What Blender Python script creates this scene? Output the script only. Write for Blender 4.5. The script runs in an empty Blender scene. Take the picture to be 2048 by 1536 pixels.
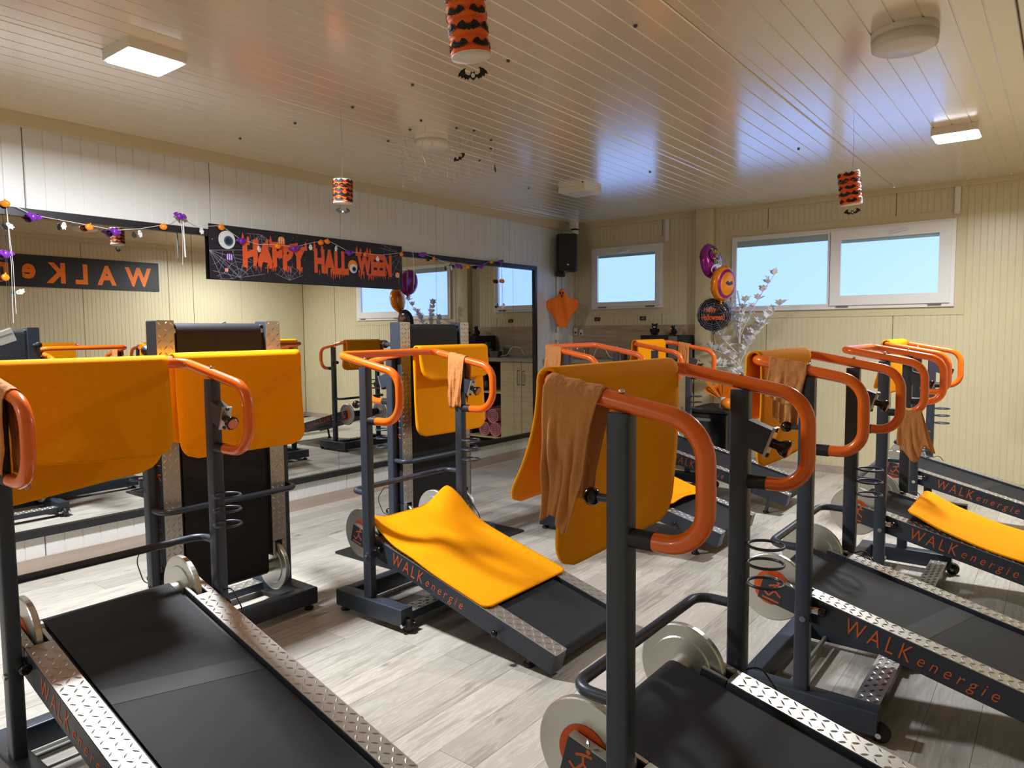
import bpy, math, random
from math import sin, cos, pi, radians, sqrt, exp, floor
from mathutils import Matrix, Vector
random.seed(7)
S = bpy.context.scene
COL = S.collection

# ------------------------------------------------------------------ camera, world, exposure
H, D, W = 2.57, 7.044, 5.19            # ceiling height, back wall y, right wall x (mirror wall is x = 0)
YF = -3.2                              # wall behind the camera
cam = bpy.data.cameras.new('camera'); cam_o = bpy.data.objects.new('camera', cam); COL.objects.link(cam_o)
cam.sensor_width = 36.0; cam.lens = 1420.36 / 2048 * 36.0; cam.clip_start = 0.05
_y, _p, _r = 0.662278, 0.0737958, -0.00855827
fw = Vector((-sin(_y)*cos(_p), cos(_y)*cos(_p), -sin(_p))); rt = Vector((cos(_y), sin(_y), 0)); up = rt.cross(fw)
r2 = rt*cos(_r) + up*sin(_r); u2 = up*cos(_r) - rt*sin(_r)
M = Matrix((r2, u2, -fw)).transposed().to_4x4(); M.translation = (4.59224, 0, 1.35)
cam_o.matrix_world = M
S.camera = cam_o
wd = bpy.data.worlds.new('world'); S.world = wd; wd.use_nodes = True
wd.node_tree.nodes['Background'].inputs[0].default_value = (.62, .78, 1, 1)
wd.node_tree.nodes['Background'].inputs[1].default_value = 1.0
S.view_settings.view_transform = 'Standard'; S.view_settings.look = 'None'
S.view_settings.gamma = 1; S.view_settings.use_curve_mapping = False
S.view_settings.exposure = 0.4
S.cycles.max_bounces = 6; S.cycles.diffuse_bounces = 4; S.cycles.glossy_bounces = 3; S.cycles.transmission_bounces = 2
S.cycles.caustics_reflective = False; S.cycles.caustics_refractive = False
LAMP = 100.0                           # watts of the lit ceiling panel on the mirror side
DAY = 1.3                             # radiance of the frosted daylight panes

# ------------------------------------------------------------------ materials
def lin(r, g, b):
    f = lambda c: (c/255/12.92 if c/255 <= .04045 else ((c/255+.055)/1.055)**2.4)
    return (f(r), f(g), f(b), 1)
MT = {}
def mat(name, col, rough=.5, metal=0., spec=.5, noise=0., nscale=20, bump=0., bscale=60, stretch=(1,1,1), coat=0., rnd=0., sheen=0., alpha=1., trans=0.):
    m = bpy.data.materials.new(name); m.use_nodes = True; nt = m.node_tree; b = nt.nodes['Principled BSDF']
    L = nt.links
    b.inputs['Base Color'].default_value = col
    b.inputs['Roughness'].default_value = rough; b.inputs['Metallic'].default_value = metal
    b.inputs['Specular IOR Level'].default_value = spec
    b.inputs['Coat Weight'].default_value = coat
    b.inputs['Alpha'].default_value = alpha
    b.inputs['Transmission Weight'].default_value = trans
    if sheen: b.inputs['Sheen Weight'].default_value = sheen
    tc = mp = None
    if noise or bump:
        tc = nt.nodes.new('ShaderNodeTexCoord'); mp = nt.nodes.new('ShaderNodeMapping')
        mp.inputs['Scale'].default_value = stretch
        L.new(tc.outputs['Object'], mp.inputs['Vector'])
    src = None
    if noise:
        n = nt.nodes.new('ShaderNodeTexNoise'); n.inputs['Scale'].default_value = nscale; n.inputs['Detail'].default_value = 6
        L.new(mp.outputs[0], n.inputs['Vector'])
        r = nt.nodes.new('ShaderNodeMapRange'); r.inputs[1].default_value = .25; r.inputs[2].default_value = .75
        r.inputs[3].default_value = 1-noise; r.inputs[4].default_value = 1+noise
        L.new(n.outputs['Fac'], r.inputs[0]); src = r.outputs[0]
    if rnd:
        oi = nt.nodes.new('ShaderNodeObjectInfo'); r = nt.nodes.new('ShaderNodeMapRange')
        r.inputs[3].default_value = 1-rnd; r.inputs[4].default_value = 1+rnd; L.new(oi.outputs['Random'], r.inputs[0])
        if src:
            mm = nt.nodes.new('ShaderNodeMath'); mm.operation = 'MULTIPLY'; L.new(src, mm.inputs[0]); L.new(r.outputs[0], mm.inputs[1]); src = mm.outputs[0]
        else: src = r.outputs[0]
    if src:
        mx = nt.nodes.new('ShaderNodeVectorMath'); mx.operation = 'SCALE'; mx.inputs[0].default_value = col[:3]
        L.new(src, mx.inputs['Scale']); L.new(mx.outputs[0], b.inputs['Base Color'])
    if bump:
        n = nt.nodes.new('ShaderNodeTexNoise'); n.inputs['Scale'].default_value = bscale; n.inputs['Detail'].default_value = 4
        L.new(mp.outputs[0], n.inputs['Vector'])
        bp = nt.nodes.new('ShaderNodeBump'); bp.inputs['Strength'].default_value = bump; bp.inputs['Distance'].default_value = .01
        L.new(n.outputs['Fac'], bp.inputs['Height']); L.new(bp.outputs[0], b.inputs['Normal'])
    MT[name] = m
    return m
def emit(name, col, s):
    m = bpy.data.materials.new(name); m.use_nodes = True; nt = m.node_tree
    b = nt.nodes['Principled BSDF']; b.inputs['Base Color'].default_value = (.12, .12, .12, 1)
    b.inputs['Emission Color'].default_value = col; b.inputs['Emission Strength'].default_value = s
    MT[name] = m; return m
mat('cream', lin(212, 202, 168), .33, noise=.03, nscale=3)
mat('cream_ceiling', lin(230, 219, 194), .2, noise=.03, nscale=3, spec=.9, coat=1.)
MT['cream_ceiling'].node_tree.nodes['Principled BSDF'].inputs['Coat IOR'].default_value = 1.9
MT['cream_ceiling'].node_tree.nodes['Principled BSDF'].inputs['Coat Roughness'].default_value = .19
mat('cream_trim', lin(210, 196, 160), .4)
mat('white_wall', lin(222, 222, 220), .32, noise=.02, nscale=3)
mat('white_plastic', lin(226, 223, 215), .35)
mat('pvc', lin(232, 231, 230), .3)
mat('anthracite', lin(55, 62, 76), .38, metal=.15, spec=.5, noise=.05, nscale=40)
mat('anthracite_rail', lin(50, 56, 69), .42, metal=.1)
mat('orange_paint', lin(242, 108, 20), .24, coat=.3)
mat('orange_mat', lin(255, 163, 0), .85, spec=.15, noise=.04, nscale=60, bump=.12, bscale=250)
mat('towel', lin(204, 138, 80), .9, noise=.06, nscale=12, bump=.5, bscale=45)
mat('belt', lin(31, 32, 37), .66, spec=.3, noise=.18, nscale=14, bump=.1, bscale=500)
mat('belt_seam', lin(37, 38, 43), .6, spec=.3)
mat('rubber', lin(22, 22, 24), .55)
mat('black_gloss', lin(12, 12, 14), .15)
mat('black_matte', lin(20, 20, 23), .6)
mat('mirror_frame', lin(28, 28, 32), .35)
mat('alu', lin(190, 187, 182), .33, metal=.8, noise=.05, nscale=30)
mat('steel', lin(208, 208, 203), .36, metal=.9, noise=.06, nscale=8)
mat('chrome', lin(225, 225, 225), .1, metal=1.)
mat('hub_orange', lin(226, 92, 22), .45)
mat('print_orange', lin(206, 98, 44), .5)
mat('wall_banner', lin(40, 40, 42), .5)
mat('banner_letters', lin(255, 128, 20), .5)
mat('banner_cloth', lin(27, 24, 34), .55, noise=.2, nscale=6)
mat('drip_orange', lin(226, 92, 46), .6)
mat('web', lin(150, 148, 170), .6)
mat('eye_white', lin(220, 222, 220), .4)
mat('eye_blue', lin(50, 90, 130), .4)
mat('purple', lin(120, 40, 170), .3)
mat('pumpkin', lin(245, 135, 25), .35)
mat('ghost_white', lin(235, 235, 235), .45)
mat('lantern_orange', lin(250, 105, 25), .6)
mat('paper_white', lin(235, 232, 225), .6)
mat('ghost_cloth', lin(250, 125, 20), .7)
mat('foil_purple', lin(150, 40, 140), .2, metal=.6, bump=.5, bscale=30)
mat('foil_orange', lin(240, 140, 20), .22, metal=.35, bump=.3, bscale=25)
mat('foil_black', lin(34, 34, 40), .18, metal=.4, bump=.3, bscale=25)
mat('leaf_white', lin(235, 233, 235), .6)
mat('lime', lin(190, 200, 60), .5)
mat('wood_splash', lin(176, 154, 128), .5, noise=.22, nscale=6, stretch=(.5, 1, 7))
mat('wood_door', lin(196, 176, 138), .5, noise=.14, nscale=6, stretch=(.6, 1, 6))
mat('worktop', lin(150, 138, 122), .45, noise=.1, nscale=20)
mat('pink', lin(214, 130, 140), .85)
mat('plush_dark', lin(40, 26, 26), .9)
mat('plush_green', lin(50, 90, 66), .9)
mat('plush_tan', lin(120, 96, 80), .9)
mat('tulle', lin(255, 140, 20), .7)
mat('grey_plastic', lin(120, 118, 116), .5)
mat('dark_brown', lin(66, 46, 38), .5)
mat('baseboard', lin(176, 160, 148), .5, noise=.12, nscale=8, stretch=(1, .2, 4))
mat('fixing', lin(80, 70, 56), .5)
mat('tinsel', lin(240, 225, 180), .25, metal=.7)
mat('blind', lin(158, 182, 186), .6)
mat('plate_dark', lin(62, 46, 36), .4)
mat('chip_copper', lin(196, 120, 90), .3, metal=.5)
m = mat('mirror_glass', (.86, .88, .87, 1), .0, metal=1.)
emit('pane', (.272, .463, 1., 1), DAY)
emit('lamp_on', (.95, .98, 1., 1), 12.)
# plank flooring: grain stretched along the board, every board its own tint
def plank_material():
    m = bpy.data.materials.new('plank'); m.use_nodes = True; nt = m.node_tree; b = nt.nodes['Principled BSDF']; L = nt.links
    tc = nt.nodes.new('ShaderNodeTexCoord'); oi = nt.nodes.new('ShaderNodeObjectInfo')
    mul = nt.nodes.new('ShaderNodeMath'); mul.operation = 'MULTIPLY'; mul.inputs[1].default_value = 37.; L.new(oi.outputs['Random'], mul.inputs[0])
    cb = nt.nodes.new('ShaderNodeCombineXYZ'); L.new(mul.outputs[0], cb.inputs[0]); L.new(mul.outputs[0], cb.inputs[1]); L.new(mul.outputs[0], cb.inputs[2])
    ad = nt.nodes.new('ShaderNodeVectorMath'); L.new(tc.outputs['Object'], ad.inputs[0]); L.new(cb.outputs[0], ad.inputs[1])
    def nz(sc, st, det, dist=0.):
        mp = nt.nodes.new('ShaderNodeMapping'); mp.inputs['Scale'].default_value = st; L.new(ad.outputs[0], mp.inputs['Vector'])
        n = nt.nodes.new('ShaderNodeTexNoise'); n.inputs['Scale'].default_value = sc; n.inputs['Detail'].default_value = det
        n.inputs['Distortion'].default_value = dist
        L.new(mp.outputs[0], n.inputs['Vector']); return n.outputs['Fac']
    g = nz(9, (6, .55, 1), 8, .8); g2 = nz(3., (2.2, .5, 1), 4); k = nz(5, (2.2, .8, 1), 2)
    mixg = nt.nodes.new('ShaderNodeMath'); mixg.operation = 'MULTIPLY_ADD'; L.new(g2, mixg.inputs[0]); mixg.inputs[1].default_value = .9
    L.new(g, mixg.inputs[2])
    ramp = nt.nodes.new('ShaderNodeValToRGB'); e = ramp.color_ramp.elements
    e[0].position = .5; e[0].color = lin(160, 153, 145); e[1].position = 1.4; e[1].color = lin(212, 206, 197)
    e.new(.8).color = lin(184, 177, 167); e.new(1.0).color = lin(196, 189, 179)
    L.new(mixg.outputs[0], ramp.inputs[0])
    rr = nt.nodes.new('ShaderNodeMapRange'); rr.inputs[3].default_value = .82; rr.inputs[4].default_value = 1.08; L.new(oi.outputs['Random'], rr.inputs[0])
    kn = nt.nodes.new('ShaderNodeMapRange'); kn.inputs[1].default_value = .70; kn.inputs[2].default_value = .78; kn.inputs[3].default_value = 1; kn.inputs[4].default_value = .55
    L.new(k, kn.inputs[0])
    mm = nt.nodes.new('ShaderNodeMath'); mm.operation = 'MULTIPLY'; L.new(rr.outputs[0], mm.inputs[0]); L.new(kn.outputs[0], mm.inputs[1])
    sc = nt.nodes.new('ShaderNodeVectorMath'); sc.operation = 'SCALE'; L.new(ramp.outputs[0], sc.inputs[0]); L.new(mm.outputs[0], sc.inputs['Scale'])
    L.new(sc.outputs[0], b.inputs['Base Color'])
    b.inputs['Roughness'].default_value = .42
    bp = nt.nodes.new('ShaderNodeBump'); bp.inputs['Strength'].default_value = .08; bp.inputs['Distance'].default_value = .005
    L.new(g, bp.inputs['Height']); L.new(bp.outputs[0], b.inputs['Normal'])
    MT['plank'] = m
plank_material()

# ------------------------------------------------------------------ mesh helpers
class MB:
    def __init__(s): s.v = []; s.f = []; s.sm = []
    def add(s, vs, fs, smooth=False):
        o = len(s.v); s.v += [tuple(v) for v in vs]; s.f += [tuple(i+o for i in f) for f in fs]; s.sm += [smooth]*len(fs); return s
    def box(s, a, b, m=None):
        (x0, y0, z0), (x1, y1, z1) = a, b
        vs = [(x, y, z) for z in (z0, z1) for y in (y0, y1) for x in (x0, x1)]
        if m is not None: vs = [m @ Vector(v) for v in vs]
        return s.add(vs, [(0,2,3,1), (4,5,7,6), (0,1,5,4), (2,6,7,3), (0,4,6,2), (1,3,7,5)])
    def cbox(s, c, d, m=None):
        return s.box([c[i]-d[i]/2 for i in range(3)], [c[i]+d[i]/2 for i in range(3)], m)
    def bbox(s, a, b, r=.006, ax=2):          # box with rounded vertical (axis ax) edges
        q = [i for i in range(3) if i != ax]
        pts = []
        for k, (sx, sy) in enumerate(((1,1), (0,1), (0,0), (1,0))):
            cx = (b[q[0]]-r) if sx else (a[q[0]]+r); cy = (b[q[1]]-r) if sy else (a[q[1]]+r)
            for j in range(4):
                t = (k + j/3)*pi/2; pts.append((cx+r*cos(t), cy+r*sin(t)))
        n = len(pts); vs = []
        for h in (a[ax], b[ax]):
            for p in pts:
                v = [0,0,0]; v[q[0]], v[q[1]], v[ax] = p[0], p[1], h; vs.append(v)
        fs = [(i, (i+1) % n, n+(i+1) % n, n+i) for i in range(n)]
        if ax == 1: fs = [f[::-1] for f in fs]
        s.add(vs, fs, True)
        c = [tuple(range(n))[::-1], tuple(range(n, 2*n))]
        if ax == 1: c = [f[::-1] for f in c]
        return s.add(vs, c)
    def tube(s, path, r, n=10, closed=False, caps=True):
        P = [Vector(p) for p in path]; N = len(P); rs = r if isinstance(r, (list, tuple)) else [r]*N
        T = []
        for i in range(N):
            a = P[(i-1) % N] if (closed or i > 0) else P[i]; b = P[(i+1) % N] if (closed or i < N-1) else P[i]
            T.append((b-a).normalized())
        u = T[0].orthogonal().normalized(); vs = []
        for i in range(N):
            u = (u - T[i]*u.dot(T[i])).normalized(); w = T[i].cross(u)
            for k in range(n):
                t = 2*pi*k/n; vs.append(P[i] + (u*cos(t)+w*sin(t))*rs[i])
        m = N if closed else N-1
        fs = [(i*n+k, i*n+(k+1) % n, ((i+1) % N)*n+(k+1) % n, ((i+1) % N)*n+k) for i in range(m) for k in range(n)]
        s.add(vs, fs, True)
        if caps and not closed: s.add(vs, [tuple(range(n))[::-1], tuple(range((N-1)*n, N*n))])
        return s
    def cyl(s, a, b, r, n=16, r2=None): return s.tube([a, b], [r, r if r2 is None else r2], n)
    def sphere(s, c, r, n=12, m=8, mtx=None):
        rx, ry, rz = r if isinstance(r, (list, tuple)) else (r, r, r)
        vs = [Vector((c[0], c[1], c[2]-rz))]
        for j in range(1, m):
            for k in range(n):
                t = pi*j/m; q = 2*pi*k/n; vs.append(Vector((c[0]+rx*sin(t)*cos(q), c[1]+ry*sin(t)*sin(q), c[2]-rz*cos(t))))
        vs.append(Vector((c[0], c[1], c[2]+rz)))
        fs = [(0, 1+(k+1) % n, 1+k) for k in range(n)]
        for j in range(m-2):
            for k in range(n): fs.append((1+j*n+k, 1+j*n+(k+1) % n, 1+(j+1)*n+(k+1) % n, 1+(j+1)*n+k))
        e = len(vs)-1; fs += [(e, 1+(m-2)*n+k, 1+(m-2)*n+(k+1) % n) for k in range(n)]
        if mtx is not None: vs = [mtx @ v for v in vs]
        return s.add(vs, fs, True)
    def lathe(s, prof, n=24, c=(0,0,0), axis=2, smooth=True):
        vs = []; q = [i for i in range(3) if i != axis]
        for r, h in prof:
            for k in range(n):
                t = 2*pi*k/n; v = [0,0,0]; v[q[0]] = c[q[0]]+r*cos(t); v[q[1]] = c[q[1]]+r*sin(t)*(1 if axis != 1 else -1); v[axis] = c[axis]+h; vs.append(v)
        m = len(prof)
        fs = [(i*n+k, i*n+(k+1) % n, (i+1)*n+(k+1) % n, (i+1)*n+k) for i in range(m-1) for k in range(n)]
        return s.add(vs, fs, smooth)
    def prism(s, pts, h0, h1, m=None):        # polygon in local xy, extruded z
        n = len(pts); vs = [Vector((x, y, h)) for h in (h0, h1) for x, y in pts]
        if m is not None: vs = [m @ v for v in vs]
        return s.add(vs, [tuple(range(n))[::-1], tuple(range(n, 2*n))] + [(i, (i+1) % n, n+(i+1) % n, n+i) for i in range(n)])
    def grid(s, fn, nu, nv):
        vs = [fn(i/nu, j/nv) for i in range(nu+1) for j in range(nv+1)]
        return s.add(vs, [(i*(nv+1)+j, (i+1)*(nv+1)+j, (i+1)*(nv+1)+j+1, i*(nv+1)+j+1) for i in range(nu) for j in range(nv)], True)
    def mesh(s, name, mats):
        me = bpy.data.meshes.new(name); me.from_pydata(s.v, [], s.f)
        me.polygons.foreach_set('use_smooth', s.sm)
        for m in ([mats] if isinstance(mats, str) else mats): me.materials.append(MT[m])
        me.update(); return me

def ob(name, me, parent=None, mtx=None):
    o = bpy.data.objects.new(name, me); COL.objects.link(o)
    if parent is not None: o.parent = parent
    if mtx is not None:
        if parent is not None: o.matrix_local = mtx
        else: o.matrix_world = mtx
    return o
def tag(o, label, cat, group=None):
    o['label'] = label; o['category'] = cat
    if group: o['group'] = group
    return o
def struct(o): o['kind'] = 'structure'; return o
def root(name, loc, label, cat, rz=0., group=None):
    o = bpy.data.objects.new(name, None); COL.objects.link(o); o.location = loc; o.rotation_euler = (0, 0, rz); o.empty_display_size = .1
    return tag(o, label, cat, group)
def T(x, y, z): return Matrix.Translation((x, y, z))
def fillet(pts, rad, n=6):
    P = [Vector(p) for p in pts]; out = [P[0]]
    for i in range(1, len(P)-1):
        a = (P[i-1]-P[i]); b = (P[i+1]-P[i]); la, lb = a.length, b.length; a.normalize(); b.normalize()
        ang = a.angle(b); r = rad[i-1]; d = min(r/math.tan(ang/2), la*.49, lb*.49); r = d*math.tan(ang/2)
        c = P[i] + (a+b).normalized()*(r/sin(ang/2)); p0 = P[i]+a*d; p1 = P[i]+b*d
        v0 = p0-c; v1 = p1-c; tot = v0.angle(v1)
        for k in range(n+1):
            t = k/n; out.append(c + (v0*sin((1-t)*tot) + v1*sin(t*tot))/sin(tot))
    out.append(P[-1]); return out
_fc = {}
def text_mesh(body, size, material, extrude=.0008, offset=0., shear=0., space=1., name='lettering'):
    c = bpy.data.curves.new('t', 'FONT'); c.body = body; c.size = size; c.extrude = extrude; c.offset = offset; c.shear = shear
    c.space_character = space; c.resolution_u = 3
    o = bpy.data.objects.new('t', c); COL.objects.link(o)
    dg = bpy.context.evaluated_depsgraph_get(); me = bpy.data.meshes.new_from_object(o.evaluated_get(dg))
    bpy.data.objects.remove(o); bpy.data.curves.remove(c)
    me.materials.clear(); me.materials.append(MT[material]); me.name = name
    xs = [v.co.x for v in me.vertices]; ys = [v.co.y for v in me.vertices]
    return me, (min(xs), max(xs), min(ys), max(ys))
def fit(me, bb, x0, x1, y0, y1):
    sx = (x1-x0)/(bb[1]-bb[0]); sy = (y1-y0)/(bb[3]-bb[2])
    for v in me.vertices:
        v.co.x = x0 + (v.co.x-bb[0])*sx; v.co.y = y0 + (v.co.y-bb[2])*sy
    return me
def merge(me, other):
    b = MB()
    for m_ in (me, other): b.add([v.co[:] for v in m_.vertices], [tuple(p.vertices) for p in m_.polygons])
    r = bpy.data.meshes.new(me.name); r.from_pydata(b.v, [], b.f); r.materials.append(me.materials[0]); return r
BAT = [(0,-.30),(.10,-.24),(.16,-.14),(.28,-.12),(.34,-.27),(.44,-.16),(.56,-.20),(.60,-.06),(.78,-.10),(.80,.06),(1.0,0),(.93,.20),(.74,.40),(.42,.52),(.50,.36),(.47,.14),(.32,.04),(.16,.06),(.12,.30),(.05,.20),(0,.20)]
def bat_outline(w):
    r = [(x*w, y*w) for x, y in BAT]; return r + [(-x, y) for x, y in r[::-1][1:-1]]

# ------------------------------------------------------------------ the room
fl = struct(ob('floor', MB().box((-.05, YF, -.12), (W+.05, D+.05, -.004)).mesh('floor', 'baseboard')))
PW, PL = .152, 1.24
pm = MB().bbox((-PW/2+.0006, -PL/2+.0006, -.006), (PW/2-.0006, PL/2-.0006, 0), .002, 2).mesh('plank', 'plank')
nx = int(W/PW)+1
for i in range(nx):
    off = (i*.47) % 1.0
    y = D - PL*(.5+off)
    if off > .02:
        pass
    ys = []
    yy = D + PL*(1-off) - PL
    top = D
    # first cut board against the back wall, then full boards
    cut = PL*(off if off > .05 else 1)
    o = ob('plank', pm, fl); o.location = (min(.0+PW*(i+.5), W-PW/2), D-cut/2, 0); o.scale = (1, cut/PL, 1)
    y = D-cut
    while y > -.7:
        o = ob('plank', pm, fl); o.location = (min(PW*(i+.5), W-PW/2), y-PL/2, 0); y -= PL
def panel(width, length, gap, groove, material, name='panel', depth=.004, gw=.004, thick=.03):
    """A profiled sheet: local x = width, y = length, z = towards the room; narrow grooves every `groove`."""
    prof = [(gap/2, -thick), (gap/2, -.006), (gap/2+.004, 0)]
    k = groove
    while k < width-groove*.4:
        prof += [(k-gw, 0), (k-gw*.4, -depth), (k+gw*.4, -depth), (k+gw, 0)]; k += groove
    prof += [(width-gap/2-.004, 0), (width-gap/2, -.006), (width-gap/2, -thick)]
    b = MB(); n = len(prof)
    b.add([(x, y, z) for y in (0, length) for x, z in prof], [(i, i+1, n+i+1, n+i) for i in range(n-1)])
    b.add([(x, y, z) for y in (0, length) for x, z in prof], [tuple(range(n))[::-1], tuple(range(n, 2*n))])
    return b.mesh(name, material)
def frame3(xax, yax, o):
    x = Vector(xax); y = Vector(yax); z = x.cross(y); m_ = Matrix((x, y, z)).transposed().to_4x4(); m_.translation = o; return m_
# ceiling: sheets running along y (seen from below)
ce = struct(ob('ceiling', MB().box((-.05, YF, H+.03), (W+.05, D+.05, H+.13)).mesh('ceiling', 'cream_trim')))
js = [.0, .255, 1.29, 2.325, 3.36, 4.395, W]
for a, b in zip(js, js[1:]):
    w = b-a
    me = panel(w, D-YF, .005, .0985, 'cream_ceiling')
    ob('panel', me, ce, frame3((-1, 0, 0), (0, 1, 0), (b, YF, H)))
# left wall (white sheets), right, back and rear walls (cream sheets)
wl = struct(ob('wall_left', MB().box((-.14, YF, 0), (-.03, D+.05, H)).mesh('wall_left', 'white_wall')))
me = panel(1.09, H, .004, .0986, 'white_wall')
y = 1.508-1.09*5
while y < D-.02:
    a, b = max(y, YF), min(y+1.09, D)
    ob('panel', me if b-a > 1.08 else panel(b-a, H, .004, .0986, 'white_wall'), wl, frame3((0, 1, 0), (0, 0, 1), (0, a, 0))); y += 1.09
wr = struct(ob('wall_right', MB().box((W+.03, YF, 0), (W+.14, D+.05, H)).mesh('wall_right', 'cream')))
me = panel(1.09, H, .004, .0496, 'cream', gw=.003, depth=.003)
y = D
while y > YF+.02:
    a, b = max(y-1.09, YF), y
    ob('panel', me if b-a > 1.08 else panel(b-a, H, .004, .0496, 'cream', gw=.003, depth=.003), wr, frame3((0, -1, 0), (0, 0, 1), (W, b, 0))); y -= 1.09
wb = struct(ob('wall_back', MB().box((-.05, D+.03, 0), (W+.05, D+.14, H)).mesh('wall_back', 'cream')))
xs = [0, .04, 1.15, 2.265, 3.375, 4.485, W]
for a, b in zip(xs, xs[1:]):
    ob('panel', panel(b-a, H, .004, .0484, 'cream', gw=.003, depth=.003), wb, frame3((1, 0, 0), (0, 0, 1), (a, D, 0)))
wf = struct(ob('wall_front', MB().box((-.05, YF-.12, 0), (W+.05, YF, H)).mesh('wall_front', 'cream')))
struct(ob('trim_1', MB().box((0, YF, H-.075), (.035, D, H)).mesh('cornice', 'cream_trim')))
struct(ob('trim_2', MB().box((.035, D-.02, H-.05), (W, D, H)).mesh('cornice', 'cream_trim')))
struct(ob('trim_3', MB().box((W-.03, YF, H-.06), (W, D-.02, H)).mesh('cornice', 'cream_trim')))
struct(ob('baseboard_left', MB().box((0, YF, 0), (.015, D, .085)).mesh('bb', 'baseboard')))
struct(ob('baseboard_back', MB().box((.015, D-.015, 0), (W, D, .07)).mesh('bb', 'baseboard')))
struct(ob('baseboard_right', MB().box((W-.015, YF, 0), (W, D-.015, .07)).mesh('bb', 'baseboard')))
struct(ob('trim_4', MB().bbox((1.565, 6.95, 0), (1.735, D, H-.001), .006).mesh('boxed_column', 'cream_trim')))
struct(ob('trim_5', MB().box((0.01, D-.012, .9), (1.565, D-.0, 1.41)).mesh('wood_splashback', 'wood_splash')))
struct(ob('trim_6', MB().box((0.0, D-.03, 0), (.022, D, H-.075)).mesh('corner_strip', 'white_plastic')))

# windows
def window(name, x0, x1, z0, z1, leaves, handle):
    wroot = struct(bpy.data.objects.new(name, None)); COL.objects.link(wroot); wroot.location = ((x0+x1)/2, D, z0)
    I = T(-(x0+x1)/2, -D, -z0)
    def rect(name, a, b, c, d, w, y0, y1, material):
        m_ = MB()
        m_.box((a, y0, c), (b, y1, c+w)); m_.box((a, y0, d-w), (b, y1, d)); m_.box((a, y0, c+w), (a+w, y1, d-w)); m_.box((b-w, y0, c+w), (b, y1, d-w))
        return ob(name, m_.mesh(name, material), wroot, I)
    rect('surround', x0-.07, x1+.07, z0-.07, z1+.07, .069, D-.006, D+.001, 'cream_trim')
    rect('frame', x0, x1, z0, z1, .042, D-.03, D+.001, 'pvc')
    for (a, b, c, d, w, opening, bl) in leaves:
        if opening:
            f = rect('sash', a, b, c, d, w, D-.048, D-.012, 'pvc')
        else:
            f = rect('glazing_bead', a, b, c, d, w, D-.034, D-.012, 'pvc')
        ob('pane', MB().box((a+w, D-.016, c+w), (b-w, D-.010, d-w)).mesh('pane', 'pane'), f)
        ob('roller_blind', MB().box((a+w, D-.020, d-w-bl), (b-w, D-.016, d-w)).mesh('blind', 'blind'), f)
        if opening:
            for hx in (a+.06, b-.16):
                ob('hinge', MB().cyl((hx, D-.045, c-.008), (hx+.1, D-.045, c-.008), .008, 8).mesh('hinge', 'grey_plastic'), f)
            hx = a + (b-a)*handle
            h = MB().cyl((hx, D-.048, d-w/2-.012), (hx, D-.075, d-w/2-.012), .009, 8); h.tube([(hx, D-.072, d-w/2-.012), (hx+.06, D-.075, d-w/2-.004), (hx+.13, D-.072, d-w/2+.01)], .008, 8)
            ob('handle', h.mesh('handle', 'white_plastic'), f)
    return wroot
window('window_1', .289, 1.172, 1.592, 2.277, [(.325, 1.14, 1.62, 2.245, .05, True, .03)], .42)
window('window_2', 1.925, 3.835, 1.53, 2.262, [(1.955, 2.845, 1.562, 2.24, .018, False, .062), (2.855, 3.805, 1.562, 2.24, .088, True, .028)], .52)
for nm, x, z0, lab in (('cable_trunking', 1.215, 2.288, 'short white vertical cable trunking above small alcove window'), ('cable_trunking', 3.835, 2.297, 'short white vertical cable trunking at right corner of wide window')):
    tag(ob(nm, MB().bbox((x-.022, D-.03, z0), (x+.022, D-.001, H-.05), .005).mesh(nm, 'white_plastic')), lab, 'trunking', 'cable trunking over the windows')

# ------------------------------------------------------------------ ceiling fittings
def panel_lamp(cx, cy, lit, label, s=.25, power=1., spread=170):
    if lit:
        la = bpy.data.lights.new('lamp_light', 'AREA'); la.shape = 'SQUARE'; la.size = s-.03; la.energy = LAMP*power; la.spread = radians(spread); la.color = (.94, .975, 1.)
        lo = bpy.data.objects.new('lamp_light', la); COL.objects.link(lo)
    o = root('ceiling_lamp', (cx, cy, H), label, 'lamp', group='square ceiling lamps')
    ob('housing', MB().bbox((-s/2, -s/2, -.045), (s/2, s/2, 0), .01).mesh('housing', 'white_plastic'), o)
    ob('diffuser', MB().bbox((-s/2+.012, -s/2+.012, -.05), (s/2-.012, s/2-.012, -.045), .01).mesh('diffuser', 'lamp_on' if lit else 'white_plastic'), o)
    if lit: lo.parent = o; lo.location = (0, 0, -.052)
panel_lamp(1.40, 1.53, True, 'lit square ceiling lamp at upper left of the photo', power=.80, spread=171)
panel_lamp(4.01, 5.23, True, 'lit square ceiling lamp above the wide window side at right', power=.50, spread=166)
panel_lamp(1.40, -2.45, True, 'unseen square lamp added as fill light far behind the viewpoint', power=.30, spread=170)  # added out of view as dim fill for the foreground; position guessed
panel_lamp(1.255, 5.25, False, 'unlit square ceiling lamp near the loudspeaker corner', .27)
def round_lamp(cx, cy, r, label):
    o = root('round_ceiling_lamp', (cx, cy, H), label, 'lamp', group='round ceiling lamps')
    ob('base_ring', MB().lathe([(0, -.03), (r, -.03), (r, 0)], 40).mesh('ring', 'white_plastic'), o)
    ob('cover', MB().lathe([(0, -.075), (r*.86, -.073), (r*.97, -.066), (r*1.005, -.03), (r*.9, -.03)], 40).mesh('cover', 'white_plastic'), o)
round_lamp(4.02, 3.38, .125, 'white round ceiling lamp at upper right of the photo')
round_lamp(1.41, 3.28, .105, 'white round ceiling lamp with tinsel threads hanging below')
fx = MB().lathe([(0, -.009), (.007, -.009), (.009, -.002), (.009, 0)], 10).mesh('hook_plug', 'fixing')
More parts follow.
